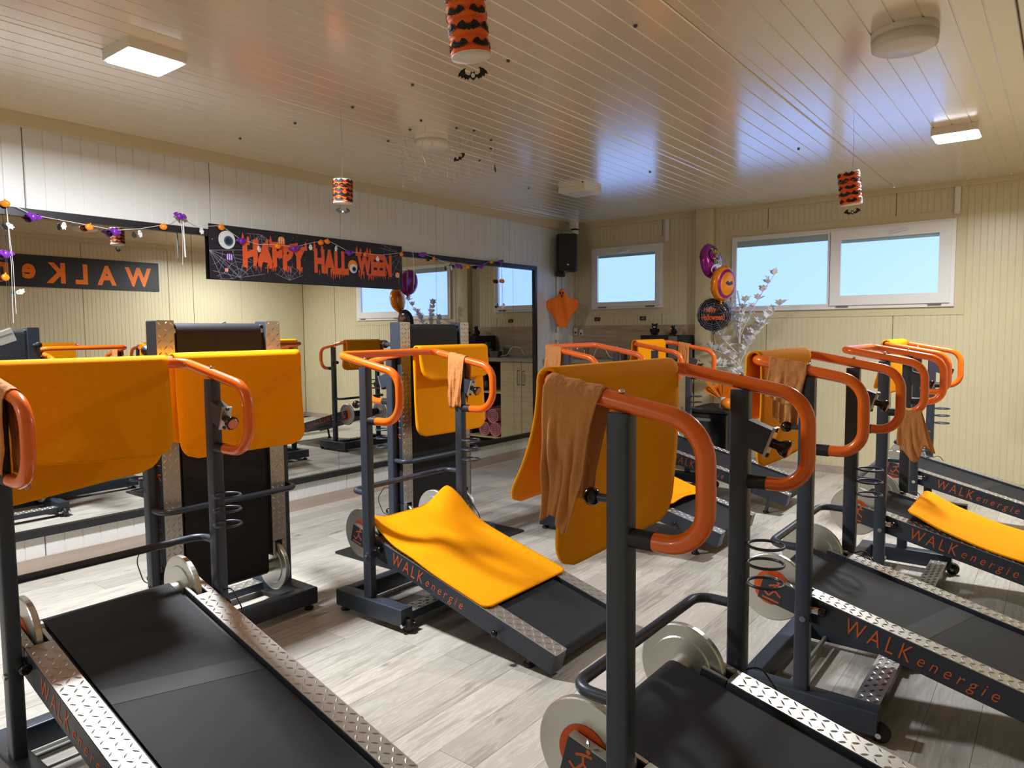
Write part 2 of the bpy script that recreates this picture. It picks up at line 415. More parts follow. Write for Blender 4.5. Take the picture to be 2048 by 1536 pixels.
for x, y in [(1.609,2.994),(1.428,3.081),(1.134,3.172),(1.664,3.236),(1.71,3.343),(1.653,3.574),(1.519,3.735),(1.245,3.938),(.921,4.961),(1.421,5.03),(3.182,2.633),(3.111,5.081),(2.012,5.062),(2.559,2.599),(2.002,2.545),(1.499,2.585),(.47,2.544),(1.012,2.564)]:
    tag(ob('ceiling_plug', fx, None, T(x, y, H)), 'tiny dark screw plug in the cream ceiling sheets', 'plug', 'screw plugs in the ceiling')
# tinsel threads under the round lamp
tn = root('tinsel_threads', (1.45, 3.35, H), 'thin glittering tinsel threads hanging from the ceiling round a lamp', 'decoration')
for k in range(16):
    a = random.uniform(0, 2*pi); r = random.uniform(.12, .36); x, y = r*cos(a), r*sin(a); z = -.01; pts = [(x, y, z)]
    for j in range(7):
        z -= random.uniform(.025, .05); x += random.uniform(-.022, .022); y += random.uniform(-.022, .022); pts.append((x, y, z))
    ob('thread', MB().tube(pts, .0012, 4).mesh('thread', 'tinsel'), tn)
# small hanging bats
for (x, y, z, rz, lab) in ((1.542, 3.40, 2.44, .9, 'small black paper bat hanging edge on beside the tinsel'), (1.662, 3.60, 2.385, 2.4, 'small black paper bat on a thread right of the tinsel')):
    o = root('hanging_bat', (x, y, z), lab, 'decoration', rz, 'black bats hanging by the tinsel')
    ob('bat', MB().prism(bat_outline(.045), -.001, .001, Matrix.Rotation(pi/2, 4, 'X') @ Matrix.Rotation(.6, 4, 'Z')).mesh('bat', 'black_matte'), o)
    ob('thread', MB().tube([(0, 0, .01), (0, 0, H-z)], .0008, 4).mesh('thread', 'grey_plastic'), o)
# accordion lanterns
def lantern(x, y, z0, z1, r, label, rz, tilt=(0, 0), spin=0.):
    o = root('paper_lantern', (x, y, z0), label, 'lantern', rz, 'accordion paper lanterns')
    h = z1-z0; tm = Matrix.Rotation(tilt[0], 4, 'X') @ Matrix.Rotation(tilt[1], 4, 'Y')
    n = 9; prof = []
    for i in range(n): prof += [(r*.90, h*i/n), (r*1.0, h*(i+.25)/n), (r*1.03, h*(i+.5)/n), (r*1.0, h*(i+.75)/n)]
    prof.append((r*.95, h))
    ob('shade', MB().lathe(prof, 28).mesh('shade', 'lantern_orange'), o, tm)
    ob('bottom_rim', MB().lathe([(0, -.002), (r*1.0, -.002), (r*1.0, .012), (r*.9, .012)], 28).mesh('rim', 'paper_white'), o, tm)
    ob('top_rim', MB().lathe([(r*.95, h-.008), (r*1.0, h-.008), (r*1.0, h+.004), (r*.8, h+.004)], 28).mesh('rim', 'paper_white'), o, tm)
    b = MB()
    for row in range(5):
        for c in range(5):
            t0 = 2*pi*(c+.5*(row % 2))/5+spin; zz = h*(row+.55)/5; w = r*.62*(1 if row % 2 else .85)
            pts = bat_outline(w); vs = []
            for px, pz in pts:
                t = t0 + px/r; vs.append((r*1.045*cos(t), r*1.045*sin(t), zz+pz))
            b.add(vs + [(r*1.045*cos(t0), r*1.045*sin(t0), zz)], [(i, (i+1) % len(pts), len(pts)) for i in range(len(pts))])
    ob('bat_print', b.mesh('bat_print', 'black_matte'), o, tm)
    bt = MB().prism(bat_outline(r*.78), -.001, .001, T(0, 0, -.045) @ Matrix.Rotation(pi/2, 4, 'X'))
    bb = ob('bat_pendant', bt.mesh('bat', 'black_matte'), o, tm)
    ob('face', MB().prism([(.005*cos(t*pi/5), .006*sin(t*pi/5)+.0) for t in range(10)], .0012, .002, T(0, 0, -.045) @ Matrix.Rotation(pi/2, 4, 'X')).mesh('face', 'paper_white'), bb)
    ob('string', MB().tube([(0, 0, h), (.004, 0, (h+H-z0)/2), (0, 0, H-z0)], .001, 4).mesh('string', 'grey_plastic'), o)
    return o
lantern(3.335, 1.45, 2.066, 2.262, .051, 'large black bat lantern cut by the top edge of the photo', .70, (.09, -.10), .35)
lantern(1.40, 2.583, 2.066, 2.19, .052, 'small orange lantern hanging in front of the white wall', .88, (.02, .03), .5)
lantern(3.561, 4.6, 2.08, 2.268, .059, 'orange bat lantern hanging in front of the wide window', .3, (.10, -.12), .9)

# ------------------------------------------------------------------ mirror wall
my0, my1, mz0, mz1 = -1.2, 6.31, .205, 2.052
mr = root('wall_mirror', (0, (my0+my1)/2, mz0), 'long black framed mirror covering the white wall', 'mirror')
I = T(0, -(my0+my1)/2, -mz0)
for b in (MB().box((.001, my0, mz1-.045), (.03, my1, mz1)), MB().box((.001, my0, mz0), (.03, my1, mz0+.045)), MB().box((.001, my0, mz0+.045), (.03, my0+.045, mz1-.045)), MB().box((.001, my1-.035, mz0+.045), (.03, my1, mz1-.045))):
    ob('frame_bar', b.mesh('frame_bar', 'mirror_frame'), mr, I)
sm = [my0+.045, .13, 1.288, 2.446, 3.603, 4.762, 5.91, my1-.035]
for a, b in zip(sm, sm[1:]):
    ob('mirror_panel', MB().box((.002, a+.0015, mz0+.045), (.008, b-.0015, mz1-.045)).mesh('mirror_panel', 'mirror_glass'), mr, I)
# HAPPY HALLOWEEN banner
by0, by1, bz0, bz1 = 2.555, 4.313, 1.722, 2.09
bn = root('halloween_banner', (.034, (by0+by1)/2, bz0), 'black banner reading HAPPY HALLOWEEN across the mirror top', 'banner')
BM = frame3((0, 1, 0), (0, 0, 1), (0, -(by1-by0)/2, 0))       # local x along the banner, y up, z to the room
bw, bh = by1-by0, bz1-bz0
ob('cloth', MB().box((0, 0, -.001), (bw, bh, .001)).mesh('cloth', 'banner_cloth'), bn, BM)
tm_, bb = text_mesh('HAPPY', .2, 'drip_orange', .0004, .012); fit(tm_, bb, .245, .775, .10, .285)
for v in tm_.vertices: v.co.y += .012*sin(v.co.x*40)
ob('lettering', tm_, bn, BM @ T(0, 0, .0015))
tm_, bb = text_mesh('HALL', .2, 'drip_orange', .0004, .012); fit(tm_, bb, .845, 1.175, .09, .275)
ob('lettering', tm_, bn, BM @ T(0, 0, .0015))
tm_, bb = text_mesh('WEEN', .2, 'drip_orange', .0004, .012); fit(tm_, bb, 1.26, 1.635, .10, .28)
ob('lettering', tm_, bn, BM @ T(0, 0, .0015))
dr = MB()
for x in [.255,.275,.33,.345,.37,.385,.44,.455,.475,.49,.505,.58,.60,.615,.63,.70,.712,.73,.85,.865,.89,.935,.95,.965,1.0,1.02,1.04,1.06,1.08,1.095,1.11,1.13,1.145,1.165,1.28,1.30,1.33,1.38,1.395,1.41,1.43,1.445,1.46,1.48,1.5,1.515,1.54,1.56,1.575,1.6,1.62]:
    w = random.uniform(.004, .008); l = random.uniform(.03, .075); y1 = .12+random.uniform(-.01, .03)
    dr.prism([(x-w, y1), (x-w*.45, y1-l*.8), (x, y1-l), (x+w*.45, y1-l*.8), (x+w, y1)], .0015, .0022)
for x in [.25,.29,.36,.44,.47,.56,.58,.69,.77,.85,.92,1.26,1.3,1.37,1.4]:
    dr.prism([(x-.012, .25), (x-.009, .30), (x, .315+random.uniform(-.02, .02)), (x+.009, .30), (x+.012, .25)], .0015, .0022)
ob('drips', dr.mesh('drips', 'drip_orange'), bn, BM)
def disc(c, r, h0, h1, n=24): return MB().prism([(c[0]+r*cos(2*pi*k/n), c[1]+r*sin(2*pi*k/n)) for k in range(n)], h0, h1)
for c, r in (((.13, .27), .062), ((1.222, .145), .037)):
    if r < .05: ob('orange_ring', disc((c[0]-.005, c[1]+.02), .048, .0012, .0018).mesh('disc', 'pumpkin'), bn, BM)
    e = ob('eyeball', disc(c, r, .0015, .0022).mesh('disc', 'eye_white'), bn, BM)
    ob('iris', disc((c[0]+r*.2, c[1]-r*.1), r*.55, .0022, .0026).mesh('disc', 'eye_blue'), e)
    ob('pupil', disc((c[0]+r*.2, c[1]-r*.1), r*.36, .0026, .003).mesh('disc', 'black_gloss'), e)
for c, r, mt in (((.145, .155), .026, 'purple'), ((.56, .305), .03, 'pumpkin'), ((1.70, .12), .024, 'pumpkin'), ((.12, .065), .014, 'drip_orange')):
    e = ob('candy', disc(c, r, .0015, .002, 16).mesh('disc', mt), bn, BM)
    st = MB()
    for k in (-.55, 0, .55): st.box((c[0]+k*r-r*.1, c[1]-r*.75, .002), (c[0]+k*r+r*.1, c[1]+r*.75, .0024))
    ob('stripes', st.mesh('stripes', 'eye_white'), e)
wbm = MB()
def strip(x0, y0, x1, y1, w=.0011):
    d = Vector((x1-x0, y1-y0)).normalized(); n = (-d.y*w, d.x*w)
    wbm.add([(x0+n[0], y0+n[1], .0013), (x0-n[0], y0-n[1], .0013), (x1-n[0], y1-n[1], .0013), (x1+n[0], y1+n[1], .0013)], [(0, 1, 2, 3)])
for (ox, oy, a0, a1, L_) in ((.0, .19, -75, 5, .32), (.22, .02, 10, 170, .2), (1.758, .3, 150, 260, .26), (.62, .02, 20, 160, .13), (.40, .33, 180, 330, .12)):
    an = [radians(a0+(a1-a0)*k/5) for k in range(6)]
    for a in an:
        x1, y1 = ox+L_*cos(a), oy+L_*sin(a)
        strip(ox, oy, min(max(x1, .005), bw-.005), min(max(y1, .005), bh-.005))
    for f_ in (.3, .55, .8):
        for a, b in zip(an, an[1:]):
            p = [min(max(ox+L_*f_*cos(a), .004), bw-.004), min(max(oy+L_*f_*sin(a), .004), bh-.004), min(max(ox+L_*f_*cos(b), .004), bw-.004), min(max(oy+L_*f_*sin(b), .004), bh-.004)]
            if (p[0]-p[2])**2+(p[1]-p[3])**2 > 1e-6: strip(*p, .0008)
for k in range(90):
    x, y = random.uniform(.02, bw-.02), random.uniform(.015, bh-.02); r = random.uniform(.0015, .004)
    wbm.prism([(x-r, y), (x, y-r), (x+r, y), (x, y+r)], .0010, .0013)
o = ob('cobweb_print', wbm.mesh('web', 'web'), bn, BM); o['kind'] = 'stuff'
# garland
ga = root('ornament_garland', (.045, 3.5, 2.0), 'string garland of pumpkins bats and ghosts along the mirror top', 'garland')
GP = [(1.395,2.061,'p'),(1.527,2.005,'b'),(1.676,1.992,'g'),(1.81,1.981,'p'),(1.954,1.967,'b'),(2.1,1.991,'g'),(2.247,2.031,'p'),(2.357,2.11,'b'),(2.499,2.049,'g'),(2.641,2.07,'p'),(2.787,1.991,'b'),(2.922,1.968,'g'),(3.076,1.982,'p'),(3.212,1.975,'b'),(3.36,2.018,'g'),(3.455,2.042,'p'),(3.515,2.056,'p'),(3.60,2.03,'g'),(3.726,1.985,'b'),(3.89,1.985,'p'),(4.024,1.98,'g'),(4.295,2.02,'p'),(4.428,2.105,''),(4.549,2.036,'b'),(4.694,2.012,'p'),(4.925,1.964,'g'),(5.02,1.968,'b'),(5.15,1.971,'p'),(5.357,1.985,'b'),(5.511,2.043,'p'),(5.66,2.05,'b')]
gl = lambda x, y, z: (x-.045, y-3.5, z-2.0)
ob('string', MB().tube([gl(.045, y, z+.012) for y, z, k in GP], .0016, 5).mesh('string', 'ghost_white'), ga)
pmesh = MB()
for k in range(8):
    t = 2*pi*k/8; pmesh.sphere((0, .010*cos(t), .0), (.012, .015, .020), 8, 6, Matrix.Rotation(t, 4, 'X'))
pmesh = MB().sphere((0, 0, 0), (.014, .026, .021), 14, 8); pmesh.cyl((0, 0, .018), (0, .004, .028), .004, 6)
pmesh = pmesh.mesh('pumpkin_ornament', 'pumpkin')
bmesh_ = MB().prism(bat_outline(.038), -.006, .006, Matrix.Rotation(pi/2, 4, 'Z') @ Matrix.Rotation(pi/2, 4, 'X'))
bmesh_.sphere((0, 0, 0), (.012, .018, .02), 10, 6); bmesh_ = bmesh_.mesh('bat_ornament', 'purple')
gho = [(-.016, .005), (-.012, .024), (0, .032), (.012, .024), (.016, .005), (.022, -.006), (.014, -.014), (.016, -.032), (.004, -.024), (-.006, -.034), (-.012, -.02), (-.022, -.006)]
gmesh = MB().prism(gho, -.007, .007, Matrix.Rotation(pi/2, 4, 'Z') @ Matrix.Rotation(pi/2, 4, 'X')).mesh('ghost_ornament', 'ghost_white')
eyes = MB()
for sx in (-.006, .006): eyes.prism([(sx+.003*cos(t*pi/4), .014+.004*sin(t*pi/4)) for t in range(8)], .007, .0078, Matrix.Rotation(pi/2, 4, 'Z') @ Matrix.Rotation(pi/2, 4, 'X'))
eyes = eyes.mesh('eyes', 'black_matte')
def orn(kind, x, y, z, rx=0.):
    me, nm = {'p': (pmesh, 'pumpkin_ornament'), 'b': (bmesh_, 'bat_ornament'), 'g': (gmesh, 'ghost_ornament')}[kind]
    o = ob(nm, me, ga, T(*gl(x, y, z)) @ Matrix.Rotation(rx, 4, 'X') @ Matrix.Rotation(random.uniform(-.5, .5), 4, 'Z') @ Matrix.Scale({'g': .68, 'b': 1.15, 'p': .92}[kind], 4))
    if kind == 'g': ob('eyes', eyes, o)
for y, z, k in GP:
    if k: orn(k, .048, y, z - (.018 if k == 'g' else 0), random.uniform(-.25, .25))
# hanging strands and their ornaments
for y, z0, z1 in ((1.40, 2.06, 1.42), (2.362, 2.10, 1.80), (4.43, 2.09, 1.72), (5.67, 2.03, 1.52)):
    ob('strand', MB().tube([gl(.046, y, z0), gl(.05, y+.006, (z0+z1)/2), gl(.046, y, z1)], .0014, 4).mesh('strand', 'ghost_white'), ga)
    ob('strand', MB().tube([gl(.046, y, z0), gl(.05, y+.014, (z0+z1)/2), gl(.046, y+.016, z1+.05)], .0014, 4).mesh('strand', 'ghost_white'), ga)
orn('g', .05, 1.41, 1.945, .8); orn('b', .05, 1.385, 1.79); orn('p', .05, 1.375, 1.665); orn('g', .05, 1.44, 1.59, 1.9)
orn('p', .05, 5.655, 1.86); orn('p', .05, 5.69, 1.86); orn('g', .05, 5.70, 1.62, .4); orn('g', .05, 5.67, 1.60, 1.2)
ob('strand', MB().tube([gl(.05, 2.375, 2.08), gl(.055, 2.38, 1.85)], .004, 5).mesh('strand', 'ghost_white'), ga)
hk = MB().bbox((0, -.008, -.012), (.01, .008, .012), .003, 0).mesh('adhesive_hook', 'white_plastic')
for y, z in ((1.385, 2.09), (2.36, 2.125), (3.49, 2.085), (4.43, 2.125), (5.66, 2.075)):
    ob('adhesive_hook', hk, ga, T(*gl(.001, y, z)))
# WALKenergie banner on the right wall, seen in the mirror
rb = root('wall_banner', (W-.008, 3.23, 1.93), 'black wall banner with orange WALKenergie lettering, seen in the mirror', 'banner')
RM = frame3((0, -1, 0), (0, 0, 1), (0, 1.5, 0))            # local x = -y, y up, z = -x (room side)
ob('board', MB().box((0, 0, -.006), (3.0, .38, .004)).mesh('board', 'wall_banner'), rb, RM)
x = .10
for i, ch in enumerate('WALKenergie'):
    big = i < 4; me, bb = text_mesh(ch, .3, 'banner_letters', .0012, .012)
    w = (bb[1]-bb[0])*(.98 if big else .98)
    tall = .25 if big else (.18 if ch in 'eni r' else .24)
    y0 = .055 if big else (.03 if ch == 'g' else .095)
    if ch == 'i': tall = .21
    fit(me, bb, x, x+w, y0+(.04 if big and i > 1 else 0)*0, y0+tall); x += w + (.11 if big else .13)
    if i == 3: x += .0
    ob('lettering', me, rb, RM @ T(0, 0, .005))

# ------------------------------------------------------------------ treadmills
zP = 1.19
def _m(b, n, mt): return b.mesh(n, mt)
def tread_plate():
    b = MB(); z = .003
    def plate(x0, x1, y0, y1): b.bbox((x0, y0, 0), (x1, y1, z), .004, 2)
    plate(-1.08, -.012, .221, .297); plate(-.011, .15, .272, .297); plate(-.011, .06, .221, .232)
    s_ = .0255; ni = int(1.2/s_)
    def lens(cx, cy, par):
        a = .0125; w = .0036; c = cos(pi/4)*(1 if par else -1); d = sin(pi/4)
        P = lambda u, v, h: (cx + (u*c - v*d), cy + (u*d + v*c)*(1 if par else 1), h)
        vs = [P(-a, 0, z), P(0, -w, z), P(a, 0, z), P(0, w, z), P(-a*.4, 0, z+.003), P(a*.4, 0, z+.003)]
        f = [(0, 1, 5, 4), (1, 2, 5), (2, 3, 4, 5), (3, 0, 4)]
        if not par: f = [q[::-1] for q in f]
        b.add(vs, f)
    for i in range(ni):
        for j in range(3):
            cx = -1.066+i*s_; cy = .2335+j*s_
            if cx > -.025 and not (j == 2 and cx < .138): continue
            if cx > -.025: cy = .2845
            lens(cx, cy, (i+j) % 2)
    return b
def side_rail():
    b = MB()
    b.bbox((-1.08, .22, -.085), (-.01, .298, 0), .006, 2)
    b.box((-.01, .271, -.085), (.15, .298, 0)); b.box((-.01, .22, -.06), (.06, .233, 0)); return b
def mirror_y(me, name):
    r = me.copy(); r.name = name
    for v in r.vertices: v.co.y = -v.co.y
    r.flip_normals(); return r
PM = {}
PM['rail_l'] = _m(side_rail(), 'side_rail', 'anthracite_rail'); PM['rail_r'] = mirror_y(PM['rail_l'], 'side_rail')
PM['tread_l'] = _m(tread_plate(), 'tread_plate', 'alu'); PM['tread_r'] = mirror_y(PM['tread_l'], 'tread_plate')
b = MB()                                                   # running belt: a closed loop over two rollers
loop = [(.115, -.010)]
for k in range(9): t = pi/2 - pi*k/8; loop.append((.12+.034*cos(t), -.044+.034*sin(t)))
loop.append((.1, -.078))
for k in range(9): t = -pi/2 - pi*k/8; loop.append((-1.035+.034*cos(t), -.044+.034*sin(t)))
n = len(loop)
b.add([(x, y, z) for y in (-.203, .203) for x, z in loop], [(i, n+i, n+(i+1) % n, (i+1) % n) for i in range(n)], True)
b.add([(x, y, z) for y in (-.203, .203) for x, z in loop], [tuple(range(n)), tuple(range(n, 2*n))[::-1]])
PM['belt'] = _m(b, 'belt', 'belt')
PM['seam'] = _m(MB().add([(-.40, -.203, -.0092), (-.475, -.203, -.0092), (-.37, .203, -.0092), (-.295, .203, -.0092)], [(0, 3, 2, 1)]), 'belt_seam', 'belt_seam')
b = MB(); b.box((-1.06, .203, -.075), (.05, .22, -.018)); b.box((-1.06, -.22, -.075), (.05, -.203, -.018)); PM['skirt'] = _m(b, 'belt_skirt', 'black_matte')
b = MB(); b.cyl((.12, -.268, -.044), (.12, .268, -.044), .016, 16); b.cyl((.12, .203, -.044), (.12, .238, -.044), .031, 20); b.cyl((.12, -.238, -.044), (.12, -.203, -.044), .031, 20); PM['roller_f'] = _m(b, 'roller', 'steel')
PM['roller_r'] = _m(MB().cyl((-1.035, -.219, -.044), (-1.035, .219, -.044), .028, 18), 'roller', 'steel')
def fly(sy):
    b = MB(); y0, y1 = .240, .262
    pr = [(.02, y0-.004), (.085, y0-.004), (.088, y0), (.118, y0), (.122, y0+.003), (.122, y1-.003), (.119, y1), (.012, y1)]
    b.lathe([(r, h*sy) for r, h in (pr if sy < 0 else pr)], 48, (.12, 0, -.044), 1, False); return b
PM['fly_l'] = _m(fly(1), 'flywheel', 'steel'); PM['fly_r'] = _m(fly(-1), 'flywheel', 'steel')
for sy, k in ((1, 'l'), (-1, 'r')):
    PM['hub_'+k] = _m(MB().cyl((.12, .2622*sy, -.044), (.12, .2645*sy, -.044), .064, 36), 'hub_disc', 'hub_orange')
b = MB()
for (x0, y0, x1, y1) in ((.02, .02, .035, .045), (.035, .045, .06, .03), (.035, .045, .03, .065), (.03, .065, .012, .055), (.02, .02, .002, .03), (.03, .065, .052, .07), (.0, .008, .06, .008)):
    d = Vector((x1-x0, y1-y0)).normalized()*.0032; nn = (-d.y, d.x); b.prism([(x0+nn[0], y0+nn[1]), (x0-nn[0], y0-nn[1]), (x1-nn[0], y1-nn[1]), (x1+nn[0], y1+nn[1])], 0, .0008)
b.add(*[(lambda p: (p, [tuple(range(8))]))([(.040+.006*cos(t*pi/4), .078+.006*sin(t*pi/4), .0008) for t in range(8)])][0])
PM['runner'] = _m(b, 'runner_mark', 'print_orange')
m1, bb = text_mesh('WALK', .06, 'print_orange', .0006, -.0004, 0, 1.4); fit(m1, bb, 0, .205, .010, .066)
m2, bb = text_mesh('energie', .05, 'print_orange', .0006, -.0004, .2, 1.55); fit(m2, bb, .225, .45, .002, .052)
PM['letters'] = merge(m1, m2)
b = MB()
for sy in (-1, 1):
    b.bbox((-.245, sy*.325-.035, .028), (.21, sy*.325+.035, .108), .006, 0)
b.bbox((.15, -.29, .028), (.21, .29, .108), .006, 1)
PM['base'] = _m(b, 'base_frame', 'anthracite')
PM['rod'] = _m(MB().cyl((.075, -.295, .045), (.075, .295, .045), .009, 10), 'tie_rod', 'grey_plastic')
b = MB().box((-.225, -.29, .035), (-.15, .29, .072)); st = b
PM['step'] = _m(b, 'step_bar', 'anthracite')
b = MB().box((-.228, -.288, .072), (-.148, .288, .0745))
for i in range(22):
    for j in range(3):
        cx = -.212+j*.024; cy = -.272+i*.0255; p = (i+j) % 2; a = .0115; w = .0034; c = .7071*(1 if p else -1); d = .7071
        P = lambda u, v, h: (cx+u*c-v*d, cy+u*d+v*c, h); f = [(0, 1, 5, 4), (1, 2, 5), (2, 3, 4, 5), (3, 0, 4)]
        b.add([P(-a, 0, .0745), P(0, -w, .0745), P(a, 0, .0745), P(0, w, .0745), P(-a*.4, 0, .0772), P(a*.4, 0, .0772)], f if p else [q[::-1] for q in f])
PM['stepplate'] = _m(b, 'tread_plate', 'alu')
b = MB(); b.lathe([(0, 0), (.02, 0), (.024, .006), (.022, .014), (.008, .018), (.006, .03)], 14); PM['foot'] = _m(b, 'foot', 'rubber')
b = MB().lathe([(.008, -.014), (.027, -.014), (.032, -.009), (.032, .009), (.027, .014), (.008, .014)], 22, (0, 0, 0), 1); PM['wheel'] = _m(b, 'wheel', 'rubber')
PM['axle'] = _m(MB().cyl((0, -.038, 0), (0, .038, 0), .009, 10), 'axle_bolt', 'chrome')
PM['post'] = _m(MB().bbox((-.025, -.02, .1), (.025, .02, zP), .007, 2), 'post', 'anthracite')
for hk_, dx in (('handle', -.175), ('handle_long', -.228)):
    hp = fillet([(-.02, .325, .945), (dx, .325, .945), (dx+.002, .325, 1.172+(dx+.205)*.187), (.186, .325, 1.245), (.186, -.325, 1.245), (dx+.002, -.325, 1.172+(dx+.205)*.187), (dx, -.325, .945), (-.02, -.325, .945)], [.10, .085, .05, .05, .085, .10], 8)
    PM[hk_] = _m(MB().tube(hp, .0185, 14), 'handlebar', 'orange_paint')
PM['grip'] = _m(MB().cyl((-.022, 0, .945), (-.072, 0, .945), .0195, 14), 'grip_sleeve', 'rubber')
PM['screw'] = _m(MB().sphere((0, 0, 1.232), (.007, .007, .005), 8, 6), 'screw', 'chrome')
cp = fillet([(.02, .325, .600), (.115, .325, .600), (.115, -.325, .600), (.02, -.325, .600)], [.075, .075], 8)
PM['cross'] = _m(MB().tube(cp, .0135, 12), 'cross_bar', 'anthracite')
PM['ring'] = _m(MB().tube([(-.072+.046*cos(2*pi*k/24), .046*sin(2*pi*k/24), 0) for k in range(24)], .0042, 8, True), 'cup_ring', 'anthracite')
R20 = T(-.025, 0, 1.075) @ Matrix.Rotation(radians(-20), 4, 'Y')
PM['bracket'] = _m(MB().box((-.055, -.019, -.035), (.012, .019, .035), R20), 'console_bracket', 'anthracite')
PM['bplate'] = _m(MB().box((-.062, -.018, -.042), (-.055, .018, .042), R20), 'back_plate', 'alu')
b = MB(); P2 = lambda x, z: R20 @ Vector((x, 0, z))
b.tube([P2(-.06, 0), P2(-.08, 0), P2(-.092, 0), P2(-.105, 0), P2(-.11, 0)], [.013, .013, .022, .025, .02], 12); PM['bknob'] = _m(b, 'knob', 'black_gloss')
PM['bface'] = _m(MB().tube([P2(-.110, 0), P2(-.112, 0)], [.019, .017], 12), 'knob_face', 'chip_copper')
b = MB()
for z in (-.036, .036): b.cyl(P2(-.062, z), P2(-.066, z), .006, 8)
PM['bscrew'] = _m(b, 'screws', 'black_gloss')
PM['stem'] = _m(MB().cyl((.022, 0, 1.015), (.055, 0, 1.015), .009, 10), 'lever', 'anthracite')
PM['ball'] = _m(MB().sphere((.068, 0, 1.015), .019, 14, 10), 'ball_knob', 'black_gloss')
PM['bolt'] = _m(MB().cyl((0, 0, 0), (0, .008, 0), .011, 6), 'bolt', 'chrome')
b = MB().cyl((-.02, 0, 0), (-.05, 0, 0), .014, 12); PM['lock'] = _m(b, 'lock_pin', 'chrome')
b = MB().tube([(-.045, 0, 0), (-.05, 0, 0), (-.066, 0, 0), (-.07, 0, 0)], [.01, .016, .016, .012], 10); PM['lockknob'] = _m(b, 'lock_knob', 'black_gloss')
b = MB().cyl((0, .29, -.055), (0, .306, -.055), .018, 12).cyl((0, -.306, -.055), (0, -.29, -.055), .018, 12); PM['pivot'] = _m(b, 'pivot_pin', 'steel')
PM['leg'] = _m(MB().cyl((0, 0, 0), (0, 0, -1), .0125, 10), 'rear_leg', 'anthracite')
b = MB().cyl((-.80, .297, -.05), (-.80, .318, -.05), .007, 8); PM['slev_l'] = _m(b, 'lever', 'chrome')
b = MB().sphere((-.80, .328, -.05), .014, 10, 8); PM['sball_l'] = _m(b, 'ball_knob', 'black_gloss')
for k in ('slev', 'sball'): PM[k+'_r'] = mirror_y(PM[k+'_l'], k)
PM['cable'] = _m(MB().tube(fillet([(-.02, 0, .42), (-.06, -.01, .44), (-.12, -.02, .36), (-.08, -.01, .27), (-.02, 0, .27)], [.03, .05, .03], 5), .0025, 6), 'cable', 'rubber')

def treadmill(x, y, rz, label, zp=.43, inc=14.5, fold=False, hb='handle'):
    t = root('treadmill', (x, y, 0), label, 'treadmill', rz, 'manual walking treadmills')
    a = radians(inc if not fold else -90)
    dk = T(0 if not fold else .055, 0, zp) @ Matrix.Rotation(-a, 4, 'Y')
    bf = ob('base_frame', PM['base'], t)
    for sy in (-1, 1):
        ob('foot', PM['foot'], bf, T(.185, sy*.325, 0))
        w = ob('wheel', PM['wheel'], bf, T(-.25, sy*.325, .0325)); ob('axle_bolt', PM['axle'], bf, T(-.25, sy*.325, .036))
    ob('tie_rod', PM['rod'], bf)
    sb = ob('step_bar', PM['step'], t); ob('tread_plate', PM['stepplate'], sb)
    for sy in (1, -1):
        p = ob('post', PM['post'], t, T(0, sy*.325, 0))
        ob('bolt', PM['bolt'], p, T(-.005, .019*sy, zp-.07) @ (Matrix.Identity(4) if sy > 0 else Matrix.Rotation(pi, 4, 'Z')))
        ob('lock_pin', PM['lock'], p, T(0, -.012*sy, zp-.045)); ob('lock_knob', PM['lockknob'], p, T(0, -.012*sy, zp-.045))
        if sy > 0:
            ob('lever', PM['stem'], p); ob('ball_knob', PM['ball'], p)
        else:
            for z in (.778, .728, .675): ob('cup_ring', PM['ring'], p, T(0, 0, z))
            ob('cable', PM['cable'], p)
    br = ob('console_bracket', PM['bracket'], t, T(0, -.325, 0))
    for k, nm in (('bplate', 'back_plate'), ('bknob', 'knob'), ('bface', 'knob_face'), ('bscrew', 'screws')): ob(nm, PM[k], br)
    h = ob('handlebar', PM[hb], t)
    for sy in (-1, 1):
        ob('grip_sleeve', PM['grip'], h, T(0, sy*.325, 0)); ob('screw', PM['screw'], h, T(0, sy*.325, 0))
    ob('cross_bar', PM['cross'], t)
    for k, sy in (('l', 1), ('r', -1)):
        r = ob('side_rail', PM['rail_'+k], t, dk)
        ob('tread_plate', PM['tread_'+k], r)
        lm = frame3((-1, 0, 0), (0, 0, 1), (-.145, .2985, -.078)) if sy > 0 else frame3((1, 0, 0), (0, 0, 1), (-.595, -.2985, -.078))
        ob('lettering', PM['letters'], r, lm)
        ob('runner_mark', PM['runner'], r, frame3((-1, 0, 0), (0, 0, 1), (.135, .2982, -.082)) if sy > 0 else frame3((1, 0, 0), (0, 0, 1), (.075, -.2982, -.082)))
        ob('lever', PM['slev_'+k], r); ob('ball_knob', PM['sball_'+k], r)
        f = ob('flywheel', PM['fly_'+k], t, dk); ob('hub_disc', PM['hub_'+k], f)
        zb = -.085
        if fold: ln = .075
        else: ln = max(.02, (zp - .95*sin(a) - .085*cos(a))/cos(a) - .012)
        ob('rear_leg', PM['leg'], t, dk @ T(-.95, sy*.26, zb) @ Matrix.Diagonal((1, 1, ln, 1)))
        fm = dk @ T(-.95, sy*.26, zb-ln-.0)
        if not fold: fm = T(fm.translation.x, fm.translation.y, 0)
        else: fm = dk @ T(-.95, sy*.26, zb-ln-.018)
        ob('rear_foot', PM['foot'], t, fm)
    bl = ob('belt', PM['belt'], t, dk); ob('belt_seam', PM['seam'], bl)
    ob('belt_skirt', PM['skirt'], t, dk); ob('roller', PM['roller_f'], t, dk); ob('roller', PM['roller_r'], t, dk); ob('pivot_pin', PM['pivot'], t, dk)
    return t, dk
BACK = pi
TR = {}
